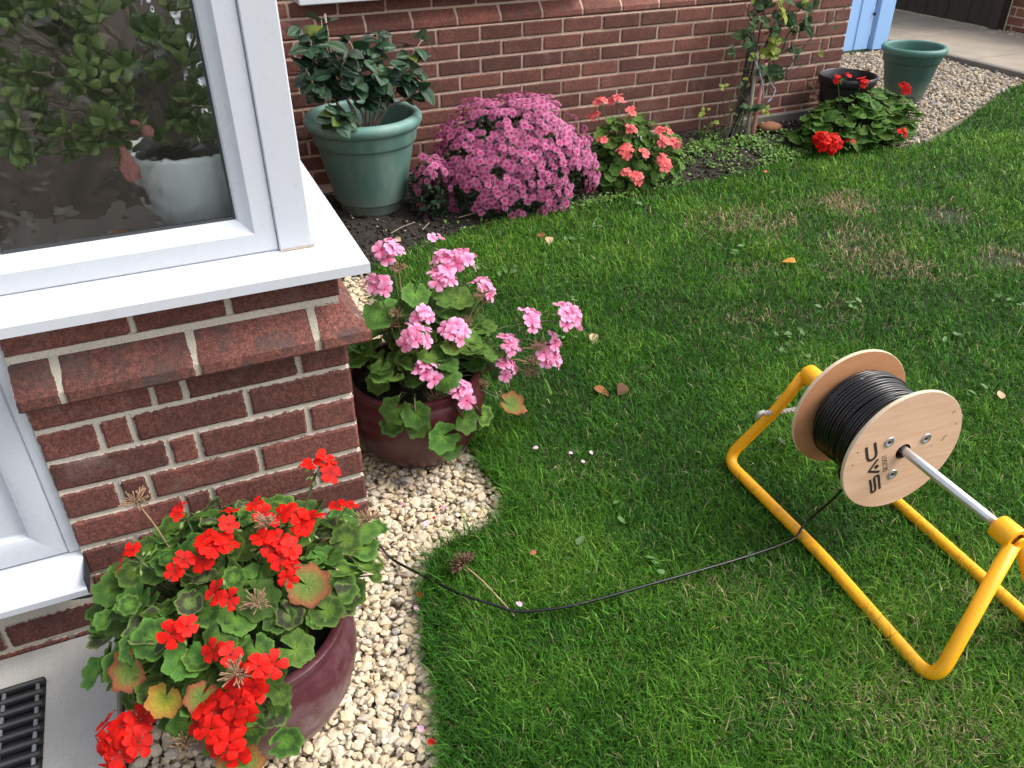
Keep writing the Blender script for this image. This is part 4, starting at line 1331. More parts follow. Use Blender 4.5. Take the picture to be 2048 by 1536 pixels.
def geranium(name, label, group, loc, soil, dome_c, dome_r, n_leaf, lsize, leaf_mats, kind, heads, fixed=(), dry=(), special=(), zmin=None, seed=1, fr=0.024, dome=0.034, stem_to=0.9, up=0.6, hide=None, rim=None):
    r = random.Random(seed)
    pl = thing(name, label, 'plant', loc, group)
    soil = Vector(soil); c = Vector(dome_c)
    stems = MB()
    spots = []
    for k in range(n_leaf):
        for _ in range(40):
            q = r.uniform(0, 2 * math.pi)
            cz = r.uniform(-0.25, 1.0)
            sxy = math.sqrt(max(0, 1 - cz * cz))
            d = Vector((sxy * math.cos(q), sxy * math.sin(q), cz))
            k_ = r.uniform(0.62, 1.02) if r.random() < 0.35 else r.uniform(0.88, 1.05)
            p = c + Vector((d.x * dome_r[0], d.y * dome_r[1], d.z * dome_r[2])) * k_
            if zmin is not None and p.z < zmin:
                continue
            if hide and hide(p):
                continue
            if all((p - s_).length > lsize * 0.42 for s_, _n in spots):
                break
        n_ = Vector((d.x / dome_r[0], d.y / dome_r[1], d.z / dome_r[2])).normalized()
        n_ = (n_ * (1 - up) + Vector((0, 0, up)) + Vector((r.gauss(0, .22), r.gauss(0, .22), r.gauss(0, .1)))).normalized()
        spots.append((p, n_))
    for p, n_ in fixed:
        spots.append((Vector(p), Vector(n_).normalized()))
    if rim:
        out_ = []
        for p, n_ in spots:
            q = Vector((p.x - soil.x, p.y - soil.y, 0))
            if p.z < rim[1] + 0.02 and q.length > 0.12:
                need = rim[0] + 0.022
                if q.length < need:
                    q = q.normalized() * need
                p = Vector((soil.x + q.x, soil.y + q.y, p.z))
                n_ = (n_ * 0.35 + q.normalized() + Vector((0, 0, 0.25))).normalized()
            out_.append((p, n_))
        spots = out_
    for p, n_ in spots:
        s = lsize * r.choice((0.62, 0.8, 0.95, 1.0, 1.1, 1.2)) * r.uniform(0.92, 1.08)
        out = Vector((p.x - soil.x, p.y - soil.y, 0.02))
        dirv = (out.normalized() + Vector((r.gauss(0, .3), r.gauss(0, .3), 0))) if out.length > 0.01 else Vector((0, 1, 0))
        lm = r.choices(leaf_mats, weights=[3] + [1] * (len(leaf_mats) - 1))[0]
        put('leaf', r.choice(LS[lm]), pl, p, frame(n_, dirv), s)
        root = soil.lerp(Vector((p.x, p.y, soil.z)), 0.35) + Vector((0, 0, 0.01))
        stems.tube(curve([root, root.lerp(p, 0.6) + Vector((0, 0, 0.03)), p - n_ * 0.002], 6), [0.0024, 0.0022, 0.002, 0.0018, 0.0017, 0.0015], 5, cap=False)
    for p, n_, s, lm, lab in special:
        o = put('leaf', r.choice(LS[lm]), pl, p, frame(n_, (p[0] - soil.x, p[1] - soil.y, 0)), s)
        o['label'] = lab
        stems.tube(curve([soil + Vector((0, 0, 0.01)), soil.lerp(Vector(p), 0.6) + Vector((0, 0, 0.03)), p], 6), 0.0018, 5, cap=False)
    world_part('stems', stems, M['stem'], pl, smooth=True)
    for hd in heads:
        p, n = Vector(hd[0]), max(2, round(hd[1] * {'red': 0.55, 'coral': 0.62}.get(kind, 0.85)))
        f2 = hd[2] if len(hd) > 2 else 1.0
        ax = Vector((p.x - soil.x, p.y - soil.y, 0)) * 0.9 + Vector((0, -0.12, 0.35))
        root = soil.lerp(Vector((p.x, p.y, soil.z)), 0.45) + Vector((0, 0, 0.03))
        flower_head(pl, p, ax, n, fr * f2, kind, spread=0.55 + 0.05 * n, root=root, rr=r, dome=dome * (0.62 + 0.055 * n), buds=r.choice((2, 4, 6)))
    for p in dry:
        root = soil.lerp(Vector((p[0], p[1], soil.z)), 0.5)
        dry_head(pl, p, r.uniform(0.022, 0.031), root, 44)
    return pl

# ------------------------------------------------------------------ pots
def pot(name, label, cat, loc, prof, mat, soil_r, soil_z_, s=1.0, extra=None, group=None):
    t = thing(name, label, cat, loc, group)
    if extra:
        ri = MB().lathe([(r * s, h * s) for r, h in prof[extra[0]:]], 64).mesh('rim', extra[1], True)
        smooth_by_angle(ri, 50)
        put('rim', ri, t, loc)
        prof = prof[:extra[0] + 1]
    mb = MB().lathe([(r * s, h * s) for r, h in prof], 64)
    me = mb.mesh('body', mat, True)
    smooth_by_angle(me, 50)
    put('body', me, t, loc)
    mb = MB()
    vs, fs = [(0, 0, 0.008)], []
    rings, seg = 6, 40
    for i in range(1, rings + 1):
        for k in range(seg):
            q = 2 * math.pi * k / seg
            rr = soil_r * s * i / rings
            vs.append((rr * math.cos(q), rr * math.sin(q), rnd.uniform(-0.006, 0.006)))
    for k in range(seg):
        fs.append((0, 1 + k, 1 + (k + 1) % seg))
    for i in range(rings - 1):
        for k in range(seg):
            k2 = (k + 1) % seg
            fs.append((1 + i * seg + k, 1 + (i + 1) * seg + k, 1 + (i + 1) * seg + k2, 1 + i * seg + k2))
    mb.add(vs, fs)
    put('soil', mb.mesh('soil', M['soil'], True), t, (loc[0], loc[1], loc[2] + soil_z_ * s))
    return t
BOWL = [(0.0, 0.0), (0.118, 0.0), (0.126, 0.006), (0.158, 0.042), (0.184, 0.092), (0.197, 0.145), (0.2, 0.180), (0.197, 0.213), (0.190, 0.238), (0.186, 0.246), (0.189, 0.254), (0.188, 0.262),
        (0.180, 0.266), (0.171, 0.263), (0.168, 0.254), (0.172, 0.235), (0.174, 0.215), (0.170, 0.20)]
pot('glazed_bowl_pot', 'glossy purple glazed bowl pot on the gravel, nearest the slab', 'plant pot', (-0.318, -0.327, -0.016), BOWL, M['glaze_purple'], 0.172, 0.215)
pot('glazed_bowl_pot', 'dark oxblood glazed bowl pot tucked behind the brick corner', 'plant pot', (0.246, 0.400, -0.014), BOWL, M['glaze_red'], 0.172, 0.215)
TUB = [(0.0, 0.0), (0.140, 0.0), (0.146, 0.006), (0.150, 0.045), (0.156, 0.052), (0.166, 0.056), (0.221, 0.318), (0.231, 0.322), (0.234, 0.328), (0.240, 0.374), (0.241, 0.384), (0.252, 0.389),
       (0.262, 0.402), (0.266, 0.416), (0.263, 0.430), (0.253, 0.441), (0.240, 0.444), (0.228, 0.440), (0.222, 0.430), (0.219, 0.415), (0.205, 0.31)]
pot('green_tub', 'big green plastic tub with pale dirt stains and a rolled rim', 'plant pot', (0.603, 2.232, 0.032), TUB, M['pot_green'], 0.21, 0.335, extra=(10, M['rim_green_sunlit']))
pot('green_tub', 'empty dark teal tub on the far gravel near the kerb', 'plant pot', (4.43, 2.74, 0.012), TUB, M['pot_teal'], 0.212, 0.345, 0.775, extra=(10, M['rim_teal_sunlit']))
BLK = [(0.0, 0.0), (0.125, 0.0), (0.130, 0.004), (0.158, 0.205), (0.166, 0.208), (0.172, 0.216), (0.175, 0.232), (0.174, 0.244), (0.169, 0.248), (0.164, 0.244), (0.158, 0.20), (0.150, 0.14)]
pot('black_pot', 'shiny black plastic pot behind the red geranium at the end of the brick wall', 'plant pot', (3.49, 2.31, 0.045), [(r * 0.94, h * 1.22) for r, h in BLK], M['pot_black'], 0.155, 0.165)
lab = thing('plant_label', 'grey plastic card stuck in the soil of the green tub', 'plant label', (0.50, 2.15, 0.37))
mb = MB().add([(0.445, 2.13, 0.372), (0.53, 2.085, 0.372), (0.525, 2.13, 0.412), (0.455, 2.17, 0.408)], [(0, 1, 2, 3)])
mb.add([(x, y + 0.0012, z) for x, y, z in mb.v[:4]], [(3, 2, 1, 0)])
world_part('card', mb, M['petal_pale'] if False else M['zinc'], lab)

# ------------------------------------------------------------------ the geraniums
def V3(*a): return Vector(a)
UPN = (0.0, -0.45, 0.9)
p0_heads = [((-0.125, -0.285, 0.533), 6, 1.0), ((-0.346, -0.345, 0.462), 8, 1.12), ((-0.200, -0.310, 0.452), 5, 1.15), ((-0.249, -0.361, 0.455), 4), ((-0.224, -0.385, 0.445), 5), ((-0.166, -0.325, 0.436), 3),
            ((-0.088, -0.262, 0.395), 4, 0.8), ((-0.478, -0.285, 0.437), 3, 0.85), ((-0.340, -0.444, 0.440), 2, 0.9), ((-0.422, -0.470, 0.413), 4, 0.95), ((-0.310, -0.560, 0.350), 8, 1.12),
            ((-0.346, -0.571, 0.325), 7, 1.05), ((-0.398, -0.575, 0.298), 9, 1.15), ((-0.385, -0.600, 0.255), 6, 1.0), ((-0.247, -0.278, 0.462), 3, 0.8), ((-0.552, -0.525, 0.262), 15, 1.08), ((-0.385, -0.18, 0.43), 3, 0.6), ((-0.405, -0.365, 0.455), 3, 0.8), ((-0.31, -0.30, 0.47), 3, 0.8), ((-0.22, -0.42, 0.425), 3, 0.8), ((-0.36, -0.52, 0.375), 4, 0.9)]
p0_fix = [((-0.54, -0.343, 0.361), (-0.4, -0.3, 0.9)), ((-0.489, -0.43, 0.367), (-0.2, -0.6, 0.8)), ((-0.42, -0.488, 0.361), UPN), ((-0.248, -0.519, 0.337), UPN), ((-0.288, -0.553, 0.285), (0.1, -0.75, 0.6)),
          ((-0.150, -0.440, 0.335), (0.4, -0.5, 0.75)), ((-0.111, -0.328, 0.372), UPN), ((-0.030, -0.261, 0.315), (0.45, -0.2, 0.9)), ((-0.073, -0.382, 0.314), (0.6, -0.4, 0.7)), ((-0.316, -0.401, 0.426), UPN),
          ((-0.243, -0.477, 0.378), UPN), ((-0.402, -0.540, 0.190), (-0.2, -0.9, 0.3)), ((-0.346, -0.565, 0.238), (0.1, -0.9, 0.5)), ((-0.394, -0.416, 0.413), UPN), ((-0.358, -0.48, 0.384), UPN),
          ((-0.492, -0.359, 0.393), UPN), ((-0.07, -0.30, 0.36), (0.3, -0.2, 0.9)), ((-0.30, -0.585, 0.20), (0.1, -0.95, 0.3)), ((-0.44, -0.54, 0.27), (-0.2, -0.8, 0.5))]
p0_sp = [((-0.462, -0.515, 0.318), (-0.3, -0.7, 0.5), 0.030, 'leaf_yellow', 'bright yellow leaf'), ((-0.407, -0.540, 0.322), (0.1, -0.8, 0.5), 0.028, 'leaf_ochre', 'curled orange and brown leaf'),
         ((-0.203, -0.442, 0.400), (0.1, -0.5, 0.85), 0.040, 'leaf_ochre', 'ochre leaf browning at its edge'), ((-0.51, -0.447, 0.335), (-0.5, -0.5, 0.6), 0.036, 'leaf_ochre', 'leaf with a withered brown edge'),
         ((-0.375, -0.605, 0.215), (0.0, -0.8, 0.5), 0.040, 'leaf_ochre', 'drooping yellow green leaf')]
geranium('geranium_plant', 'scarlet geranium with zoned leaves filling the purple glazed bowl pot', None, (-0.318, -0.327, 0.20), (-0.318, -0.327, 0.21), (-0.315, -0.305, 0.24), (0.265, 0.240, 0.185), 235, 0.0305,
         ['leaf_zonal', 'leaf_plain', 'leaf_bronze'], 'red', p0_heads, p0_fix, [(-0.455, -0.18, 0.47), (-0.245, -0.335, 0.47), (-0.29, -0.455, 0.405), (-0.45, -0.56, 0.25), (-0.06, -0.31, 0.39), (-0.345, -0.55, 0.36)],
         p0_sp, zmin=0.19, rim=(0.2, 0.245), seed=5, fr=0.0240, dome=0.040, hide=lambda p: p.y > -0.03 or (p.x > -0.30 and p.z < 0.315 and p.y < -0.25) or p.z < 0.24)
pink_heads = [((0.218, 0.42, 0.619), 7), ((0.171, 0.42, 0.525), 7), ((0.382, 0.42, 0.555), 8, 1.05), ((0.352, 0.40, 0.525), 8, 1.05), ((0.421, 0.42, 0.553), 8, 1.05), ((0.480, 0.42, 0.458), 8), ((0.344, 0.44, 0.617), 2, 0.7), ((0.232, 0.270, 0.437), 8, 0.98),
              ((0.255, 0.300, 0.470), 3, 0.9), ((0.336, 0.280, 0.416), 7, 0.98), ((0.241, 0.240, 0.345), 6, 0.95), ((0.320, 0.220, 0.283), 5), ((0.325, 0.210, 0.258), 4), ((0.577, 0.31, 0.385), 7, 0.95), ((0.510, 0.30, 0.325), 6, 0.9),
              ((0.495, 0.30, 0.256), 7, 0.9), ((0.636, 0.30, 0.265), 10), ((0.645, 0.31, 0.30), 4), ((0.694, 0.30, 0.376), 10)]
pk_fix = [((0.130, 0.30, 0.330), (-0.3, -0.5, 0.8)), ((0.175, 0.27, 0.265), (-0.1, -0.7, 0.6)), ((0.205, 0.25, 0.215), (0, -0.85, 0.5)), ((0.250, 0.225, 0.165), (0.1, -0.9, 0.35)), ((0.385, 0.38, 0.450), UPN), ((0.335, 0.36, 0.47), UPN),
          ((0.257, 0.36, 0.50), UPN), ((0.402, 0.34, 0.275), UPN), ((0.446, 0.33, 0.235), UPN), ((0.625, 0.34, 0.14), (0.3, -0.3, 0.8)), ((0.372, 0.25, 0.16), (0.3, -0.85, 0.4)), ((0.24, 0.36, 0.475), UPN), ((0.16, 0.38, 0.45), UPN),
          ((0.13, 0.33, 0.28), (-0.4, -0.6, 0.6)), ((0.31, 0.22, 0.19), (0.2, -0.9, 0.4)), ((0.20, 0.24, 0.25), (0, -0.7, 0.7)), ((0.15, 0.25, 0.22), (-0.2, -0.7, 0.6)), ((0.27, 0.205, 0.12), (0.1, -0.95, 0.25)), ((0.60, 0.33, 0.2), UPN), ((0.55, 0.34, 0.17), UPN)]
pk_sp = [((0.475, 0.24, 0.165), (0.2, -0.5, 0.8), 0.038, 'leaf_ochre', 'yellow and orange leaf with a green centre'), ((0.51, 0.25, 0.145), (0.5, -0.3, 0.7), 0.024, 'leaf_ochre', 'small withered orange leaf')]
geranium('geranium_plant', 'tall pink geranium with many dead heads in the oxblood bowl pot', None, (0.246, 0.400, 0.20), (0.246, 0.400, 0.21), (0.285, 0.40, 0.25), (0.215, 0.20, 0.17), 105, 0.036,
         ['leaf_plain', 'leaf_plain', 'leaf_zonal'], 'pink', pink_heads, pk_fix, [(0.222, 0.37, 0.575), (0.261, 0.26, 0.225), (0.415, 0.30, 0.215), (0.391, 0.36, 0.385), (0.317, 0.24, 0.165), (0.588, 0.30, 0.29), (0.564, 0.30, 0.21), (0.445, 0.36, 0.46),
         (0.20, 0.35, 0.46), (0.185, 0.36, 0.42), (0.29, 0.33, 0.32), (0.56, 0.29, 0.255), (0.24, 0.34, 0.36), (0.47, 0.40, 0.42)], pk_sp, zmin=0.19, rim=(0.2, 0.245), seed=9, fr=0.0250, dome=0.039,
         hide=lambda p: p.x < 0.075 or (p.x > 0.44 and p.y > 0.45) or (p.z < 0.31 and p.y < 0.42))
# the taller leafy shoots at the back of the pink one are in pk_fix; the coral and the red one stand in the bed
coral_heads = [((1.800, 2.20, 0.405), 7, 1.1), ((1.885, 2.19, 0.415), 8), ((1.79, 2.22, 0.345), 4), ((1.925, 2.10, 0.365), 4), ((1.864, 1.99, 0.312), 5), ((1.812, 1.945, 0.232), 8, 1.05), ((1.736, 2.04, 0.257), 4, 0.8), ((2.018, 1.96, 0.300), 4, 0.85),
               ((2.045, 1.945, 0.285), 4, 0.8), ((2.014, 1.915, 0.258), 5), ((2.085, 1.915, 0.240), 7), ((1.850, 1.88, 0.115), 7), ((2.005, 1.868, 0.155), 7, 1.1), ((1.893, 1.90, 0.212), 4, 0.8), ((1.768, 2.23, 0.322), 3, 0.8), ((1.80, 1.90, 0.135), 4, 0.8), ((1.99, 1.88, 0.185), 4, 0.8)]
geranium('geranium_plant', 'coral geranium growing in the soil beside the mauve chrysanthemum', None, (1.95, 2.12, 0.05), (1.94, 2.12, 0.05), (1.93, 2.11, 0.06), (0.29, 0.20, 0.27), 250, 0.031,
         ['leaf_plain', 'leaf_zonal'], 'coral', coral_heads, (), [(1.90, 2.08, 0.33), (2.10, 1.92, 0.21), (1.92, 1.92, 0.20), (1.86, 1.87, 0.09), (2.0, 2.0, 0.3)], (), zmin=0.035, seed=14, fr=0.026, dome=0.040, up=0.45)
red_heads = [((3.449, 2.15, 0.348), 7, 1.1), ((3.699, 2.06, 0.308), 9, 1.1), ((3.065, 1.975, 0.115), 17, 1.1), ((3.125, 1.955, 0.098), 17, 1.1), ((3.590, 1.91, 0.112), 6, 0.8), ((3.235, 1.93, 0.09), 4, 0.6), ((3.30, 2.19, 0.372), 3, 0.7), ((3.37, 2.20, 0.375), 3, 0.7)]
geranium('geranium_plant', 'red geranium growing at the end of the bed in front of the black pot', None, (3.5, 2.25, 0.04), (3.5, 2.22, 0.04), (3.47, 2.13, 0.05), (0.43, 0.17, 0.235), 270, 0.039,
         ['leaf_plain', 'leaf_zonal'], 'red', red_heads, (), [(3.27, 2.35, 0.30), (3.25, 2.30, 0.24), (3.70, 2.38, 0.33), (3.40, 2.0, 0.12)], (), zmin=0.04, hide=lambda p: math.hypot(p.x - 3.49, p.y - 2.31) < 0.18, seed=23, fr=0.026, dome=0.042, up=0.62)

# ------------------------------------------------------------------ chrysanthemum
mum = thing('chrysanthemum', 'big rounded mauve chrysanthemum bush covered in small flowers', 'plant', (1.27, 2.08, 0.05))
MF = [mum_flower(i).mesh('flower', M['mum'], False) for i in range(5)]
r = random.Random(3)
pts = []
def lump(d):
    return 1 + 0.07 * math.sin(5.0 * d.x + 1.3) * math.sin(4.0 * d.z + 2 * d.y) + 0.035 * math.sin(11 * d.x + 7 * d.z)
def gap(p):
    x, z = np.array([p.x]), np.array([p.z + 0.6 * p.y])
    return float((vnoise(x, z, 8.5, 12) * 0.65 + vnoise(x, z, 19.0, 13) * 0.35)[0])
tries = 0
while len(pts) < 900 and tries < 60000:
    tries += 1
    if r.random() < 0.055:
        c, rad = V3(0.85, 2.05, 0.15), (0.09, 0.12, 0.15)
    else:
        c, rad = V3(1.28, 2.10, 0.17), (0.405, 0.30, 0.335)
    d = V3(r.gauss(0, 1), r.gauss(-0.35, 1), r.gauss(0.15, 1)).normalized()
    if d.y > 0.45 or d.z < -0.75:
        continue
    k_ = lump(d) * r.uniform(0.90, 1.06)
    p = c + V3(d.x * rad[0], d.y * rad[1], d.z * rad[2]) * k_
    if p.z < 0.02 or gap(p) < 0.385:
        continue
    if p.x < 1.0 and p.x > 0.80 and 0.02 < p.z < 0.17 and p.y < 1.99:
        continue
    if any((p - q).length < 0.0235 for q, _ in pts):
        continue
    n_ = V3(d.x / rad[0], d.y / rad[1], d.z / rad[2]).normalized()
    pts.append((p, (n_ + V3(r.gauss(0, .2), r.gauss(0, .2), 0.25 + r.gauss(0, .2))).normalized()))
pts.sort(key=lambda q: -(q[1].dot((CAM - q[0]).normalized())))
rest = MB()
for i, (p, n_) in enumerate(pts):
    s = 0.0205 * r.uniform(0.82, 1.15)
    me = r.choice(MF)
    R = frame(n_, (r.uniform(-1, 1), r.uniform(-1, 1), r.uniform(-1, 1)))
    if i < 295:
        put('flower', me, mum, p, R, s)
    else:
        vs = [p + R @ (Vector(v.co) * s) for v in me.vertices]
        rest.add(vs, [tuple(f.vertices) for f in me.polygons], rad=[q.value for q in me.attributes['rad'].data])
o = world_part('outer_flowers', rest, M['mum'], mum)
o['kind'] = 'stuff'
r_ = np.random.default_rng(5)
n = 5200
d = r_.normal(size=(n, 3)); d /= np.linalg.norm(d, axis=1, keepdims=True)
k_ = r_.uniform(0.72, 0.95, (n, 1))
side = r_.random(n) < 0.12
C_ = np.where(side[:, None], np.array([[0.83, 2.05, 0.12]]), np.array([[1.275, 2.10, 0.14]]))
R_ = np.where(side[:, None], np.array([[0.10, 0.12, 0.15]]), np.array([[0.40, 0.30, 0.345]]))
P = C_ + d * R_ * k_
P = P[(P[:, 2] > 0.0)]
dn = r_.normal(0, 0.6, (len(P), 3)) + np.array([0, -0.2, 0.5])
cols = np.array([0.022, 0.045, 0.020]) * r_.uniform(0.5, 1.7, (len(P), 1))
o = leaf_scatter('foliage', P - np.array(WP[mum.name]), dn, r_.uniform(0.008, 0.018, len(P)), cols, M['mum_leaf'], '', 4)
link(o, mum, WP[mum.name]); o['kind'] = 'stuff'

# ------------------------------------------------------------------ camellia in the green tub
cam_pl = thing('camellia_shrub', 'small glossy dark leaved camellia shrub growing in the green tub', 'shrub', (0.603, 2.232, 0.37))
CL = [oval_leaf(i, 0.78, 0.16, 0.12, 0.1) for i in range(6)]
CLM = [mb.mesh('leaf', M['leaf_cam'], True) for mb in CL]
CLY = [mb.mesh('leaf', M['leaf_cam_y'], True) for mb in CL[:3]]
r = random.Random(18)
branches = [[(0.58, 2.21, 0.37), (0.60, 2.215, 0.47), (0.52, 2.22, 0.62), (0.475, 2.23, 0.76), (0.47, 2.24, 0.86)], [(0.60, 2.21, 0.37), (0.66, 2.20, 0.48), (0.735, 2.19, 0.58), (0.80, 2.19, 0.66), (0.885, 2.19, 0.76)],
            [(0.61, 2.20, 0.37), (0.63, 2.19, 0.50), (0.60, 2.17, 0.64), (0.57, 2.17, 0.78)], [(0.57, 2.20, 0.37), (0.48, 2.16, 0.50), (0.40, 2.12, 0.60), (0.36, 2.10, 0.70)], [(0.59, 2.22, 0.37), (0.55, 2.22, 0.52), (0.43, 2.22, 0.68), (0.375, 2.22, 0.84)],
            [(0.63, 2.21, 0.37), (0.70, 2.16, 0.50), (0.78, 2.12, 0.54), (0.86, 2.10, 0.60)], [(0.60, 2.22, 0.37), (0.63, 2.22, 0.55), (0.68, 2.22, 0.70), (0.70, 2.22, 0.79)], [(0.59, 2.19, 0.37), (0.54, 2.10, 0.48), (0.47, 2.05, 0.53), (0.44, 2.02, 0.50)],
            [(0.61, 2.19, 0.37), (0.64, 2.12, 0.50), (0.66, 2.08, 0.60), (0.65, 2.06, 0.66)], [(0.615, 2.20, 0.37), (0.71, 2.17, 0.52), (0.78, 2.15, 0.60), (0.80, 2.13, 0.65)], [(0.60, 2.20, 0.37), (0.52, 2.14, 0.56), (0.50, 2.10, 0.68), (0.53, 2.08, 0.76)],
            [(0.59, 2.2, 0.4), (0.47, 2.18, 0.56), (0.40, 2.17, 0.72), (0.40, 2.15, 0.80)]]
st = MB()
nleaf = 0
for bi, b in enumerate(branches):
    pts_ = curve(b, 14)
    st.tube(pts_, [0.0065 - 0.0045 * i / 13 for i in range(14)], 6)
    for i in range(5, 14):
        for rep in range(3):
            if i < 7 or (i < 9 and r.random() < 0.35):
                continue
            if bi == 1 and 8 < i < 12 and r.random() < 0.6:
                continue
            t = (pts_[min(i + 1, 13)] - pts_[max(0, i - 1)]).normalized()
            q = r.uniform(0, 6.28)
            sd = (t.orthogonal().normalized() * math.cos(q) + t.cross(t.orthogonal().normalized()) * math.sin(q))
            dv = (sd + t * 0.5 + V3(0, -0.15, 0.42)).normalized()
            nn = (V3(0, -0.25, 1) + V3(r.gauss(0, .45), r.gauss(0, .4), r.gauss(0, .2))).normalized()
            yel = r.random() < 0.045
            p = pts_[i] + dv * 0.010
            if p.x < 0.30 or p.y > 2.44 or (p.z < 0.53 and p.x > 0.52):
                continue
            lf = put('leaf', r.choice(CLY if yel else CLM), cam_pl, p, frame(nn, dv), r.uniform(0.058, 0.092))
            st.tube([pts_[i], p + dv * 0.004], 0.0014, 4, cap=False)
            nleaf += 1
for _ in range(75):
    d = V3(r.gauss(0, 1), r.gauss(-0.3, 1), r.gauss(0, 1)).normalized()
    k_ = r.uniform(0.45, 1.0)
    p = V3(0.585, 2.18, 0.645) + V3(d.x * 0.20, d.y * 0.13, d.z * 0.115) * k_
    dv = (d + V3(r.gauss(0, .4), r.gauss(0, .4), 0.3)).normalized()
    put('leaf', r.choice(CLM), cam_pl, p, frame((r.gauss(0, .4), -0.35 + r.gauss(0, .35), 1), dv), r.uniform(0.055, 0.09))
st.tube(curve([(0.50, 2.25, 0.37), (0.497, 2.25, 0.60), (0.49, 2.25, 0.89)], 8), [0.007, 0.007, 0.0065, 0.006, 0.006, 0.0055, 0.005, 0.005], 6)
st.tube([(0.565, 2.17, 0.36), (0.545, 2.16, 0.42)], [0.007, 0.004], 6).tube([(0.60, 2.16, 0.36), (0.625, 2.15, 0.41)], [0.005, 0.003], 6).tube([(0.63, 2.17, 0.36), (0.635, 2.16, 0.40)], [0.004, 0.003], 6)
world_part('stems', st, M['stem_grey'], cam_pl, smooth=True)

# ------------------------------------------------------------------ climbing rose with its canes
rose = thing('climbing_rose', 'straggly climbing rose trained up canes in front of the brick wall', 'shrub', (2.74, 2.33, 0.05))
r = random.Random(41)
RL = [oval_leaf(10 + i, 0.62, 0.18, 0.2, 0.2, 6, 0.10) for i in range(4)]
RLM, RLL = [mb.mesh('leaf', M['leaf_rose'], True) for mb in RL], [mb.mesh('leaf', M['leaf_lime'], True) for mb in RL]
shoots = [([(2.72, 2.30, 0.03), (2.78, 2.33, 0.22), (2.84, 2.36, 0.45), (2.87, 2.38, 0.68), (2.90, 2.40, 0.95)], 0.0065), ([(2.74, 2.31, 0.03), (2.80, 2.34, 0.25), (2.87, 2.36, 0.46), (2.95, 2.37, 0.66), (3.02, 2.37, 0.90)], 0.006),
          ([(2.70, 2.29, 0.03), (2.74, 2.33, 0.24), (2.81, 2.36, 0.46), (2.82, 2.38, 0.66), (2.80, 2.40, 0.9)], 0.0055), ([(2.76, 2.31, 0.03), (2.83, 2.35, 0.28), (2.90, 2.37, 0.52), (3.04, 2.38, 0.72), (3.10, 2.38, 0.95)], 0.005),
          ([(2.92, 2.36, 0.29), (3.06, 2.37, 0.38), (3.22, 2.38, 0.545), (3.38, 2.38, 0.66), (3.48, 2.39, 0.73)], 0.005), ([(2.87, 2.36, 0.43), (2.99, 2.36, 0.49), (3.15, 2.36, 0.53), (3.40, 2.37, 0.52)], 0.005),
          ([(2.93, 2.37, 0.42), (3.03, 2.37, 0.51), (3.06, 2.37, 0.60), (3.2, 2.36, 0.66)], 0.0045), ([(2.86, 2.36, 0.50), (2.80, 2.35, 0.55), (2.72, 2.34, 0.57), (2.66, 2.33, 0.56)], 0.004), ([(2.68, 2.28, 0.03), (2.66, 2.31, 0.18), (2.63, 2.33, 0.34), (2.62, 2.33, 0.36)], 0.0028),
          ([(2.60, 2.27, 0.03), (2.55, 2.29, 0.18), (2.52, 2.29, 0.24)], 0.003), ([(2.66, 2.26, 0.03), (2.72, 2.29, 0.15), (2.80, 2.31, 0.30)], 0.006), ([(2.63, 2.27, 0.03), (2.70, 2.30, 0.14), (2.77, 2.32, 0.25)], 0.005), ([(2.90, 2.37, 0.50), (2.93, 2.36, 0.60), (3.0, 2.35, 0.68)], 0.004),
          ([(2.98, 2.37, 0.40), (3.10, 2.37, 0.38), (3.28, 2.37, 0.46)], 0.0035)]
for k in range(10):
    x0 = r.uniform(2.55, 2.80)
    shoots.append(([(x0, r.uniform(2.2, 2.32), 0.03), (x0 + r.uniform(0, .10), 2.3, r.uniform(.10, .18)), (x0 + r.uniform(0.03, .20), 2.33, r.uniform(0.2, 0.34))], r.uniform(0.002, 0.004)))
for b_ in ([(2.90, 2.38, 0.60), (3.05, 2.36, 0.68), (3.17, 2.35, 0.80)], [(2.86, 2.37, 0.62), (2.76, 2.35, 0.70), (2.70, 2.34, 0.80)], [(2.95, 2.37, 0.62), (3.10, 2.35, 0.66), (3.26, 2.34, 0.64)], [(2.84, 2.36, 0.40), (2.74, 2.33, 0.45), (2.68, 2.32, 0.42)],
           [(2.88, 2.36, 0.35), (3.0, 2.34, 0.36), (3.10, 2.33, 0.43)], [(2.80, 2.33, 0.26), (2.72, 2.30, 0.34), (2.70, 2.29, 0.38)]):
    shoots.append((b_, 0.0032))
ns = 0
for b, rad in shoots:
    pts_ = curve(b, 14)
    mb = MB().tube(pts_, [rad * (1 - 0.5 * i / 13) for i in range(14)], 6)
    for _ in range(int(rad * 900)):        # thorns
        i = r.randrange(1, 12)
        mb.tube([pts_[i], pts_[i] + V3(r.gauss(0, 1), r.gauss(0, 1), r.gauss(0.3, .6)).normalized() * (rad + 0.006)], [0.0016, 0.0003], 4, cap=False)
    world_part('stem', mb, M['stem_dark'], rose, smooth=True)
def spray(p, n, size, mats, d):
    for k in range(n):
        a = (k / max(1, n - 1) - 0.5) * 2.6
        dv = (Matrix.Rotation(a, 3, 'Y') @ Vector(d)).normalized()
        put('leaf', r.choice(mats), rose, Vector(p) + Vector((r.gauss(0, .008), r.gauss(0, .008), r.gauss(0, .008))), frame((r.gauss(0, .5), -0.8 + r.gauss(0, .2), 0.6 + r.gauss(0, .4)), dv + Vector((0, -0.3, 0))), size * r.uniform(0.75, 1.2))
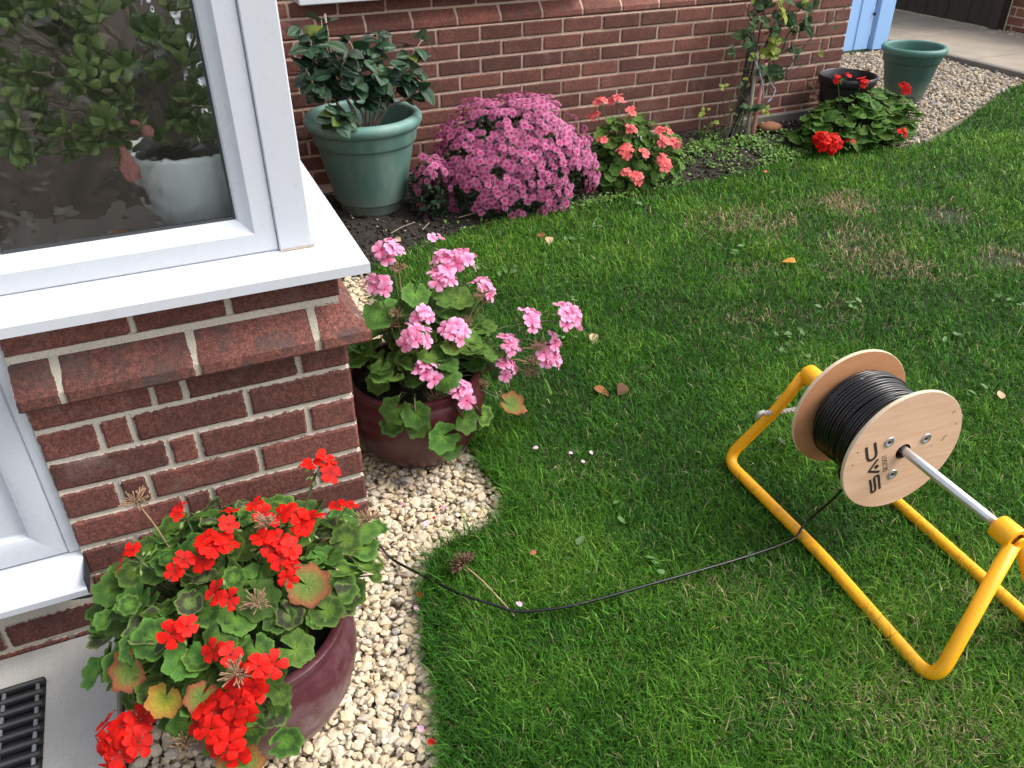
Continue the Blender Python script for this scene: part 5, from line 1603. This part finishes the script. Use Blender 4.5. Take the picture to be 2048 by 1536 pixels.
for p, n, s, lime, d in [((2.79, 2.33, 0.66), 5, 0.06, 0, (0, 0, 1)), ((2.84, 2.34, 0.74), 6, 0.07, 0, (0, 0, 1)), ((2.93, 2.33, 0.50), 7, 0.055, 1, (0.1, 0, 1)), ((2.95, 2.33, 0.56), 6, 0.05, 1, (0, 0, 1)), ((2.83, 2.32, 0.50), 4, 0.05, 1, (-0.3, 0, 1)), ((2.90, 2.32, 0.44), 3, 0.085, 0, (0.1, 0, -1)),
                        ((2.93, 2.31, 0.38), 2, 0.075, 0, (0.1, 0, -1)), ((3.05, 2.34, 0.64), 6, 0.075, 0, (0.5, 0, 1)), ((3.13, 2.34, 0.62), 6, 0.07, 0, (0.8, 0, 0.4)), ((3.12, 2.34, 0.72), 6, 0.06, 0, (0.4, 0, 1)), ((2.66, 2.32, 0.55), 5, 0.04, 0, (-0.6, 0, -0.3)), ((2.84, 2.28, 0.22), 6, 0.045, 0, (0, 0, 1)),
                        ((2.90, 2.28, 0.21), 6, 0.045, 1, (0.4, 0, 0.4)), ((2.78, 2.28, 0.24), 4, 0.045, 0, (-0.4, 0, 0.5)), ((2.62, 2.32, 0.36), 4, 0.032, 1, (0, 0, 1)), ((2.50, 2.28, 0.25), 5, 0.032, 1, (-0.5, 0, 0.3)), ((2.56, 2.28, 0.19), 4, 0.03, 1, (0.3, 0, -0.3)), ((3.10, 2.35, 0.48), 3, 0.05, 0, (0.3, 0, 0.5)),
                        ((3.30, 2.36, 0.46), 2, 0.035, 1, (0.4, 0, 0.3)), ((2.77, 2.35, 0.62), 2, 0.085, 0, (-0.4, 0, -0.8)), ((2.88, 2.33, 0.82), 6, 0.065, 0, (0, 0, 1)), ((2.98, 2.34, 0.78), 6, 0.06, 0, (0.2, 0, 1)), ((3.36, 2.36, 0.6), 2, 0.03, 0, (0.3, 0, 1)), ((2.70, 2.33, 0.3), 2, 0.03, 0, (0, 0, 1))]:
    spray(p, n, s, RLL if lime else RLM, d)
for _ in range(26):
    x_ = r.uniform(2.76, 3.18); z_ = r.uniform(0.5, 0.9)
    spray((x_, 2.34 + r.uniform(-0.03, 0.03), z_), r.choice((3, 4, 5)), r.uniform(0.03, 0.055), RLM if r.random() < 0.8 else RLL, (r.uniform(-1, 1), 0, r.uniform(-0.3, 1)))
for _ in range(14):
    spray((r.uniform(2.66, 2.98), 2.31 + r.uniform(-0.03, 0.03), r.uniform(0.12, 0.5)), r.choice((2, 3)), r.uniform(0.02, 0.035), RLM if r.random() < 0.6 else RLL, (r.uniform(-1, 1), 0, r.uniform(-0.3, 1)))
cn = thing('garden_cane', 'thick pinkish cane propping the climbing rose', 'cane', (2.845, 2.30, 0.0))
world_part('cane', MB().tube([(2.845, 2.29, -0.02), (2.87, 2.31, 0.2), (2.905, 2.34, 0.46)], [0.0135, 0.0125, 0.0115], 10), M['cane_pink'], cn, smooth=True)
cn = thing('garden_cane', 'weathered grey cane leaning beside the pinkish cane', 'cane', (2.80, 2.30, 0.0))
world_part('cane', MB().tube([(2.805, 2.285, -0.02), (2.825, 2.31, 0.2), (2.84, 2.345, 0.52)], [0.012, 0.011, 0.010], 10), M['cane_grey'], cn, smooth=True)
cn = thing('garden_cane', 'cut dark stub of a thick stake among the rose stems', 'stake', (2.80, 2.36, 0.0))
world_part('cane', MB().tube([(2.775, 2.37, -0.02), (2.80, 2.37, 0.3), (2.815, 2.37, 0.60)], 0.017, 8), M['stem_dark'], cn, smooth=True)
cd = thing('garden_twine', 'blue grey cord looped round the rose and its canes', 'cord', (2.86, 2.33, 0.35))
mb = MB().tube(curve([(2.812, 2.335, 0.50), (2.84, 2.30, 0.42), (2.875, 2.29, 0.33), (2.89, 2.30, 0.26)], 12), 0.0042, 6)
mb.tube(curve([(2.92, 2.33, 0.40), (2.95, 2.32, 0.345), (2.985, 2.32, 0.31), (2.97, 2.32, 0.275), (2.93, 2.31, 0.245)], 12), 0.0042, 6)
mb.tube(curve([(2.985, 2.32, 0.31), (2.965, 2.315, 0.27), (2.945, 2.312, 0.25)], 8), 0.004, 6)
world_part('cord', mb, M['cord'], cd, smooth=True)
def rock(name, label, cat, loc, size, mat, seed):
    v, f = chips(1, 2, seed)
    t = put(name, np_mesh(name, v[0] * np.array(size), f, None, mat, flat=False), None, loc)
    return tag(t, label, cat)
rock('garden_rock', 'orange brown flat rock lying on the soil right of the canes', 'rock', (3.03, 2.37, 0.085), (0.085, 0.055, 0.036), M['rock'], 3)
rock('pale_flint', 'pale flint lump on the soil against the wall behind the coral geranium', 'stone', (2.28, 2.42, 0.115), (0.06, 0.035, 0.03), M['flint'], 5)
rock('pale_flint', 'white upright flint stone just left of the flint lump', 'stone', (2.17, 2.43, 0.12), (0.035, 0.03, 0.05), M['flint'], 6)

# ------------------------------------------------------------------ jade plant behind the patterned glass
jade = thing('jade_plant', 'fleshy leaved jade plant seen blurred through the patterned window', 'houseplant', (-0.22, 0.24, 0.95))
PLM = [paddle_leaf(i).mesh('leaf', M['leaf_jade'], True) for i in range(3)]
PLP = [paddle_leaf(i).mesh('leaf', M['leaf_jade_p'], True) for i in range(2)]
r = random.Random(8)
ros = [(-0.384, 1.251), (-0.444, 1.176), (-0.351, 1.201), (-0.274, 1.251), (-0.241, 1.217), (-0.437, 1.117), (-0.344, 1.133), (-0.465, 1.144), (-0.222, 1.19), (-0.304, 1.058), (-0.345, 1.081), (-0.191, 1.091), (-0.233, 1.059), (-0.267, 1.026), (-0.377, 1.039),
       (-0.418, 1.071), (-0.338, 1.025), (-0.419, 1.261), (-0.457, 1.233), (-0.258, 1.142), (-0.194, 1.162), (-0.381, 1.145), (-0.30, 1.17), (-0.32, 1.11), (-0.42, 1.02), (-0.20, 1.04)]
sj = MB()
for _ in range(52):
    ros.append((r.uniform(-0.52, -0.165), r.uniform(1.0, 1.34)))
ros += [(-0.165, 1.20), (-0.165, 1.26), (-0.175, 1.12), (-0.20, 1.24), (-0.19, 1.30)]
for x, z in ros:
    y = 0.155 + r.uniform(-0.035, 0.06)
    c = V3(x, y, z)
    ax = V3(x + 0.25, -0.35 + r.gauss(0, .2), 0.35 + r.gauss(0, .25)).normalized()
    R = frame(ax, (r.uniform(-1, 1), r.uniform(-1, 1), 0))
    nn = r.choice((5, 6, 6, 7))
    for k in range(nn):
        q = 2 * math.pi * k / nn + r.uniform(-.2, .2)
        til = r.uniform(0.35, 0.95)
        dv = R @ V3(math.cos(q), math.sin(q), til)
        put('leaf', r.choice(PLM), jade, c, frame((ax * 1.0 - dv.normalized() * dv.normalized().dot(ax)), dv), r.uniform(0.030, 0.046))
    sj.tube(curve([(-0.24, 0.24, 0.99), ((x - 0.24) / 2, 0.22, (z + 1.0) / 2 + 0.02), tuple(c)], 8), [0.008, 0.007, 0.006, 0.006, 0.005, 0.005, 0.004, 0.004], 6)
for p, dv, s in [((-0.335, 0.115, 1.035), (0.1, -0.2, -1), 0.07), ((-0.31, 0.12, 1.075), (0.8, -0.3, -0.6), 0.045)]:
    o = put('leaf', PLP[0], jade, p, frame((0, -1, 0), dv), s)
    o['label'] = 'hanging pinkish leaf'
world_part('stems', sj, M['stem_grey'], jade, smooth=True)
WPOT = [(0.0, 0.0), (0.085, 0.0), (0.090, 0.004), (0.118, 0.168), (0.121, 0.172), (0.121, 0.180), (0.114, 0.180), (0.105, 0.15)]
pot('white_pot', 'white glazed pot behind the patterned window glass', 'plant pot', (-0.215, 0.235, 0.817), WPOT, M['pot_white'], 0.104, 0.168)
orn = thing('small_brown_ornament', 'small round brown object on the inner sill behind the glass', 'ornament', (-0.385, 0.16, 0.817))
mb = MB().lathe([(0.0, 0.0), (0.022, 0.002), (0.031, 0.018), (0.031, 0.034), (0.020, 0.050), (0.0, 0.056)], 20, origin=(-0.385, 0.15, 0.817))
world_part('body', mb, M['rock'], orn, smooth=True)

# ------------------------------------------------------------------ cable drum and its stand
YAW = 0.068
AX = V3(math.sin(YAW), math.cos(YAW), 0.0)
E1 = V3(math.cos(YAW), -math.sin(YAW), 0.0)
DC = V3(1.143, -0.492, 0.311)           # outer face centre of the near flange
def dl(a, z, k=0.0): return DC + E1 * a + V3(0, 0, z) + AX * k
drum = thing('cable_drum', 'plywood cable drum wound with black cable on the yellow stand', 'cable drum', tuple(DC))
RF, TH, WD = 0.161, 0.0095, 0.186
def flange(k0, outer, inner, name):
    mb = MB()
    seg = 96
    ring = lambda r, k: [dl(r * math.cos(2 * math.pi * i / seg), r * math.sin(2 * math.pi * i / seg), k) for i in range(seg)]
    vs = ring(0.0205, k0) + ring(RF - 0.001, k0) + ring(RF, k0 + 0.001) + ring(RF, k0 + TH - 0.001) + ring(RF - 0.001, k0 + TH) + ring(0.0205, k0 + TH)
    fs, mi = [], []
    for j, m_ in enumerate((outer, 2, 2, 2, inner, 3)):
        j2 = (j + 1) % 6
        for i in range(seg):
            i2 = (i + 1) % seg
            fs.append((j * seg + i, j * seg + i2, j2 * seg + i2, j2 * seg + i)); mi.append(m_)
    mb.add(vs, fs); mb.mi = mi
    return world_part(name, mb, [M['ply'], M['ply_in'], M['ply_edge'], M['hole']], drum, angle=30)
fl_near = flange(0.0, 0, 1, 'flange')
fl_far = flange(WD, 1, 0, 'flange')
mb = MB().lathe([(0.055, 0.0), (0.055, WD - TH)], 32, origin=tuple(dl(0, 0, TH)), axis=tuple(AX))
world_part('core', mb, M['ply_in'], drum, smooth=True)
prof_c = []
turns, cw = 21, (WD - TH - 0.004) / 21
for k in range(turns):
    rr = 0.1185 + 0.0025 * math.sin(k * 0.5) + rnd.uniform(-0.0009, 0.0009) - (0.012 if k in (0, 20) else 0) - (0.006 if k > 17 else 0)
    h0 = 0.002 + cw * k
    for q in range(7):
        a = math.pi * (q / 6)
        prof_c.append((rr + 0.0044 * math.sin(a), h0 + cw * 0.5 - cw * 0.5 * math.cos(a)))
prof_c = [(0.06, 0.002)] + prof_c + [(0.06, 0.002 + cw * turns)]
mb = MB().lathe(prof_c, 80, origin=tuple(dl(0, 0, TH)), axis=tuple(AX))
world_part('cable_coil', mb, M['cable'], drum, smooth=True, angle=None)
for k_, (a0, a1, kk) in enumerate(((20, 165, 0.112), (60, 210, 0.060), (100, 250, 0.135), (-30, 110, 0.030))):
    pc = []
    for i in range(24):
        t = i / 23
        a = math.radians(a0 + (a1 - a0) * t)
        lift = 0.1205 + 0.0045 * math.sin(math.pi * t)
        pc.append(dl(lift * math.cos(a), lift * math.sin(a), TH + kk + 0.020 * t))
    world_part('crossing_turn', MB().tube(pc, 0.0036, 6), M['cable'], drum, smooth=True)
# loose turn sagging under the coil
cc_ = []
for k in range(15):
    a = math.radians(150 + 140 * k / 14)
    cc_.append(dl(0.122 * math.cos(a) + (-0.012 if 4 < k < 12 else 0), 0.124 * math.sin(a) - 0.016 * math.sin(math.pi * k / 14), TH + 0.02 + 0.045 * k / 14))
world_part('loose_turn', MB().tube(curve(cc_, 40), 0.0034, 8), M['cable'], drum, smooth=True)
for k, (a, z) in enumerate(((-0.0502, 0.0403), (0.0575, 0.0232), (-0.0117, -0.0630))):
    c = dl(a, z, -0.0003)
    mb = MB().lathe([(0.0135, 0.0), (0.0135, 0.0016), (0.0118, 0.0026), (0.0085, 0.0012), (0.0055, -0.0005), (0.0, -0.0005)], 28, origin=tuple(c), axis=tuple(-AX))
    b_ = world_part('washer', mb, M['zinc'], drum, smooth=True)
    WP[b_.name] = WP[drum.name]
    mb = MB().lathe([(0.0042, 0.0), (0.0042, 0.0012), (0.0, 0.0012)], 6, origin=tuple(c - AX * 0.0004), axis=tuple(-AX))
    world_part('bolt_socket', mb, M['hole'], b_)
# burnt lettering: S A C read upwards, and the small code DC2007
def strip(pts2, w_, mb, k=-0.0006, ends=True):
    w_ *= 1.12
    P = [Vector((a, z)) for a, z in pts2]
    L, R_ = [], []
    for i, p in enumerate(P):
        t = (P[min(i + 1, len(P) - 1)] - P[max(i - 1, 0)]).normalized()
        n_ = Vector((-t.y, t.x)) * w_ * 0.5
        L.append(p + n_); R_.append(p - n_)
    vs = [dl(q.x, q.y, k) for q in L] + [dl(q.x, q.y, k) for q in R_]
    vs += [v + AX * 0.0007 for v in vs]
    m_ = len(P)
    fs = []
    for i in range(m_ - 1):
        fs += [(i, i + 1, m_ + i + 1, m_ + i), (2 * m_ + i, 3 * m_ + i, 3 * m_ + i + 1, 2 * m_ + i + 1), (i, 2 * m_ + i, 2 * m_ + i + 1, i + 1), (m_ + i, m_ + i + 1, 3 * m_ + i + 1, 3 * m_ + i)]
    mb.add(vs, fs)
def smooth2(p, n=26):
    return [(q.x, q.y) for q in curve([(a, b, 0) for a, b in p], n)]
lt = MB()
strip(smooth2([(-0.1132, 0.0416), (-0.107, 0.0235), (-0.1005, 0.0070), (-0.0965, 0.0010), (-0.0885, -0.0015), (-0.0800, 0.0035), (-0.0785, 0.0130), (-0.0850, 0.0310), (-0.0924, 0.0498)]), 0.0063, lt)
strip([(-0.0688, -0.0029), (-0.0780, -0.0200), (-0.0865, -0.0362)], 0.0050, lt)
strip([(-0.0868, -0.0350), (-0.0700, -0.0398), (-0.0541, -0.0439)], 0.0058, lt, k=-0.0009)
strip(smooth2([(-0.0750, -0.0627), (-0.0660, -0.0840), (-0.0598, -0.1025), (-0.0548, -0.1060), (-0.0500, -0.1020), (-0.0506, -0.0950), (-0.0570, -0.0780), (-0.0628, -0.0630), (-0.0612, -0.0568), (-0.0550, -0.0554), (-0.0508, -0.0606), (-0.0440, -0.0800), (-0.0363, -0.1005)], 44), 0.0056, lt)
vs = [dl(-0.0671 + 0.0062 * math.cos(q), -0.0259 + 0.0062 * math.sin(q), -0.0006) for q in [2 * math.pi * i / 20 for i in range(20)]]
lt.add(vs, [tuple(range(20))])
GLY = {'D': [[(0, 0), (0, 2), (0.7, 2), (1, 1.6), (1, 0.4), (0.7, 0), (0, 0)]], 'C': [[(1, 1.8), (0.7, 2), (0.2, 2), (0, 1.6), (0, 0.4), (0.2, 0), (0.7, 0), (1, 0.2)]], '2': [[(0, 1.7), (0.3, 2), (0.8, 2), (1, 1.6), (0.9, 1.1), (0, 0), (1, 0)]],
       '0': [[(0.2, 0), (0, 0.5), (0, 1.5), (0.2, 2), (0.8, 2), (1, 1.5), (1, 0.5), (0.8, 0), (0.2, 0)]], '7': [[(0, 2), (1, 2), (0.35, 0)]]}
b0, b1 = Vector((-0.0312, -0.0440)), Vector((-0.0500, 0.0070))
bd = (b1 - b0).normalized(); bu = Vector((-bd.y, bd.x))
cwid = (b1 - b0).length / 6
for i, ch in enumerate('DC2007'):
    for stroke in GLY[ch]:
        strip([tuple(b0 + bd * (cwid * (i + 0.70 * u)) + bu * (0.0052 * v)) for u, v in stroke], 0.0013, lt, k=-0.0005)
lo = world_part('lettering', lt, M['ink'], drum)
mk = MB()
for p in ([(0.113, 0.080), (0.118, 0.085), (0.121, 0.083)], [(0.1065, 0.003), (0.113, 0.0085), (0.112, 0.0125), (0.119, 0.017)], [(0.083, -0.003), (0.081, -0.0055)]):
    strip(p, 0.0014, mk, k=-0.0004)
world_part('pen_mark', mk, M['ink'], drum)
nail = MB()
for a, z in ((-0.134, 0.032), (-0.139, -0.002), (0.137, 0.045)):
    nail.lathe([(0.0016, 0), (0.0016, 0.0008), (0, 0.0008)], 8, origin=tuple(dl(a, z, 0)), axis=tuple(-AX))
world_part('nails', nail, M['ink'], drum)

stand = thing('drum_stand', 'bright yellow tubular stand with a steel axle carrying the cable drum', 'stand', (1.15, -0.47, 0.0))
TR = 0.0150
TZ = 0.023
def rounded(pts, rad, n=7):
    P = [Vector(p) for p in pts]
    out = [P[0]]
    for i in range(1, len(P) - 1):
        a, b = (P[i - 1] - P[i]), (P[i + 1] - P[i])
        d = min(rad, a.length * 0.45, b.length * 0.45)
        s0, s1 = P[i] + a.normalized() * d, P[i] + b.normalized() * d
        for k in range(n + 1):
            t = k / n
            out.append(s0 * (1 - t) ** 2 + P[i] * 2 * t * (1 - t) + s1 * t * t)
    out.append(P[-1])
    return out
A_far, A_near = V3(1.164, -0.150, 0.313), V3(1.130, -0.795, 0.313)
near_loop = rounded([A_far + V3(-0.012, 0.012, -0.005), (1.105, -0.120, 0.205), (1.004, -0.064, TZ), (0.997, -0.464, TZ), (0.958, -0.860, TZ), A_near + V3(-0.012, -0.012, -0.005)], 0.055)
far_loop = rounded([A_far + V3(0.012, 0.012, -0.005), (1.330, -0.085, TZ), (1.283, -0.855, TZ), A_near + V3(0.012, -0.012, -0.005)], 0.055)
world_part('leg_tube', MB().tube(near_loop, TR, 16), M['yellow'], stand, smooth=True)
world_part('leg_tube', MB().tube(far_loop, TR, 16), M['yellow'], stand, smooth=True)
axd = (A_far - A_near).normalized()
for c, sgn in ((A_near, 1), (A_far, -1)):
    mb = MB().lathe([(0.0165, -0.024), (0.0255, -0.024), (0.0265, -0.022), (0.0265, 0.022), (0.0255, 0.024), (0.0165, 0.024)], 32, origin=tuple(c + axd * sgn * 0.012), axis=tuple(axd))
    o = world_part('axle_socket', mb, M['yellow'], stand, angle=40)
    mb = MB().lathe([(0.0135, 0.0), (0.0135, 0.006), (0.0, 0.006)], 16, origin=tuple(c - axd * sgn * 0.018), axis=tuple(-axd * sgn))
    world_part('end_cap', mb, M['yellow'], stand, angle=40)
world_part('axle', MB().tube([A_near - axd * 0.005, A_far + axd * 0.005], 0.0112, 20), M['steel'], stand, smooth=True)
rp = MB()
ra, rb = V3(1.055, -0.118, 0.203), V3(1.29, -0.115, 0.185)
for ph in (0.0, 2.09, 4.19):
    pp = []
    for i in range(60):
        t = i / 59
        c = ra.lerp(rb, t) + V3(0, 0, -0.012 * math.sin(math.pi * t))
        pp.append(c + V3(0, math.cos(ph + 36 * t), math.sin(ph + 36 * t)) * 0.0036)
    rp.tube(pp, 0.0036, 6)
rp.tube([ra + V3(-0.012, 0, -0.012), ra + V3(-0.008, 0, 0.002), ra + V3(0.006, 0, 0.003)], 0.006, 8)
world_part('stay_rope', rp, M['rope'], stand, smooth=True)

# ------------------------------------------------------------------ black cable from the drum to the wall
cab = thing('black_cable', 'thin black cable running from the drum over the lawn to the brick base', 'cable', (0.5, -0.38, 0.0))
pts_ = [(1.060, -0.445, 0.222), (1.040, -0.425, 0.150), (1.022, -0.395, 0.075), (1.000, -0.392, 0.049), (0.965, -0.408, 0.038), (0.905, -0.413, 0.036), (0.800, -0.411, 0.035), (0.689, -0.405, 0.035), (0.556, -0.397, 0.036), (0.427, -0.388, 0.035),
        (0.331, -0.375, 0.034), (0.245, -0.345, 0.031), (0.206, -0.317, 0.036), (0.133, -0.246, 0.041), (0.083, -0.150, 0.024), (0.034, -0.052, 0.008), (0.008, -0.018, 0.04), (-0.03, -0.008, 0.092), (-0.125, -0.007, 0.113), (-0.35, -0.008, 0.117),
        (-0.600, -0.008, 0.121), (-0.70, -0.008, 0.141), (-0.793, -0.008, 0.148), (-1.3, -0.008, 0.15)]
world_part('sheath', MB().tube(curve(pts_, 240), 0.0034, 8), M['cable'], cab, smooth=True)
world_part('cable_clip', MB().box((-0.135, -0.014, 0.108), (-0.118, 0.004, 0.122), bev=0.002), M['upvc'], cab)

# ------------------------------------------------------------------ fallen things
dh = thing('dead_flower_stalk', 'brown dried flower head on its straw stalk lying on the lawn edge', 'dead flower', (0.2, -0.22, 0.02))
dry_head(dh, (0.180, -0.165, 0.035), 0.034, None, 230, (-0.4, 0.6, 0.6), 'flower_head').data.materials[0] = M['dead_head']
world_part('stalk', MB().tube(curve([(0.180, -0.168, 0.035), (0.200, -0.235, 0.040), (0.226, -0.318, 0.026), (0.232, -0.345, 0.022)], 10), 0.0017, 6), M['tan_leaf'], dh, smooth=True)
FLEAF = [oval_leaf(30 + i, 0.72, 0.30, 0.25) for i in range(3)]
def fallen(name, label, x, y, z, s, mat, seed, group=None, cat='leaf'):
    rr = random.Random(seed)
    me = FLEAF[seed % 3].mesh(name, M[mat], True)
    o = put(name, me, None, (x, y, z), frame((rr.gauss(0, .15), -0.3 + rr.gauss(0, .12), 1), (rr.uniform(-1, 1), rr.uniform(-1, 1), 0)), s)
    tag(o, label, cat, group)
GL_ = 'fallen leaves on the lawn'
for a in [('fallen_leaf', 'curled brown dead leaf on the lawn, left one of the pair near the pink geranium', 0.835, 0.41, 0.026, 0.058, 'dead_leaf', 1, GL_), ('fallen_leaf', 'dark brown dead leaf on the lawn, right one of the pair near the pink geranium', 0.935, 0.385, 0.026, 0.055, 'dead_leaf_d', 2, GL_),
          ('fallen_leaf', 'single orange leaf on the lawn in front of the climbing rose', 2.045, 0.91, 0.025, 0.055, 'dead_leaf_o', 3, GL_), ('fallen_leaf', 'tan dead leaf on the grass near the edge of the bed', 1.225, 1.57, 0.024, 0.055, 'tan_leaf', 4, GL_),
          ('fallen_leaf', 'small tan leaf on the lawn beyond the cable drum', 1.968, -0.158, 0.024, 0.035, 'tan_leaf', 5, GL_), ('fallen_leaf', 'narrow straw coloured leaf on the lawn right of the pink geranium heads', 0.995, 0.725, 0.024, 0.05, 'tan_leaf', 6, GL_),
          ('fallen_leaf', 'small brown leaf on the grass just below the edge of the bed', 1.20, 1.63, 0.020, 0.05, 'dead_leaf', 7, GL_), ('fallen_leaf', 'tan leaf on the grass left of the drum stand', 1.36, 0.12, 0.022, 0.03, 'tan_leaf', 8, GL_),
          ('fallen_leaf', 'brown leaf on the soil of the bed under the camellia tub', 0.62, 1.82, 0.012, 0.05, 'tan_leaf', 9, GL_)]:
    fallen(*a)
PG = 'fallen geranium petals'
for i, (x, y, z, sz_, m_, lb) in enumerate([
        (0.144, 0.034, 0.006, 0.026, 'petal_pale', 'large pale pink petal on the open gravel below the oxblood pot'), (0.205, 0.085, 0.006, 0.017, 'pink', 'small bright pink petal on the gravel close to the oxblood pot'),
        (0.120, 0.135, 0.006, 0.016, 'pink', 'small pink petal on the gravel between the oxblood pot and the brick corner'), (0.035, -0.214, 0.008, 0.022, 'petal_pale', 'lilac petal beside a scarlet petal at the lawn edge'),
        (-0.043, -0.529, 0.004, 0.022, 'petal_pale', 'lilac petal on the gravel beside the lowest stretch of lawn edge'), (0.012, -0.295, 0.006, 0.018, 'petal_pale', 'lilac petal on the gravel right of the purple pot'),
        (0.540, 0.193, 0.028, 0.020, 'petal_pale', 'pale petal on the grass just right of the gravel tip'), (0.624, 0.088, 0.028, 0.016, 'petal_pale', 'tiny pale petal on the grass, lowest of a scattered trio'),
        (0.668, 0.120, 0.028, 0.018, 'petal_pale', 'pale petal on the grass, rightmost of a scattered trio'), (0.610, 0.137, 0.028, 0.016, 'petal_pale', 'pale petal on the grass, leftmost of a scattered trio'),
        (0.359, -0.188, 0.028, 0.020, 'coral', 'salmon petal on the grass right of the dead flower stalk'), (0.256, -0.336, 0.034, 0.022, 'petal_pale', 'white pink petal lying against the black cable on the lawn'),
        (0.060, -0.200, 0.012, 0.024, 'red', 'scarlet petal at the lawn edge below the dead flower head'), (-0.045, -0.556, 0.008, 0.022, 'red', 'scarlet petal on the gravel near the bottom of the lawn edge'),
        (0.172, 0.050, 0.006, 0.014, 'red', 'tiny scarlet petal on the open gravel beside a large pale petal'), (2.62, 1.86, 0.028, 0.030, 'coral', 'orange red petal on the grass in front of the weeds')]):
    fallen('fallen_petal', lb, x, y, z, sz_ * 0.8, m_, 20 + i, PG, 'petal')
tw = thing('soil_twigs', 'thin pale twigs lying on the dark soil below the camellia tub', 'twigs', (0.75, 1.9, 0.01))
mb = MB()
for p in ([(0.60, 1.90, 0.022), (0.66, 1.93, 0.03), (0.73, 1.96, 0.03)], [(0.74, 1.88, 0.022), (0.79, 1.93, 0.03)], [(0.93, 1.93, 0.03), (1.02, 1.95, 0.03)], [(0.5, 1.80, 0.015), (0.55, 1.76, 0.02)]):
    world_part('twig', MB().tube(curve(p, 6), 0.0022, 5), M['stem_grey'], tw)
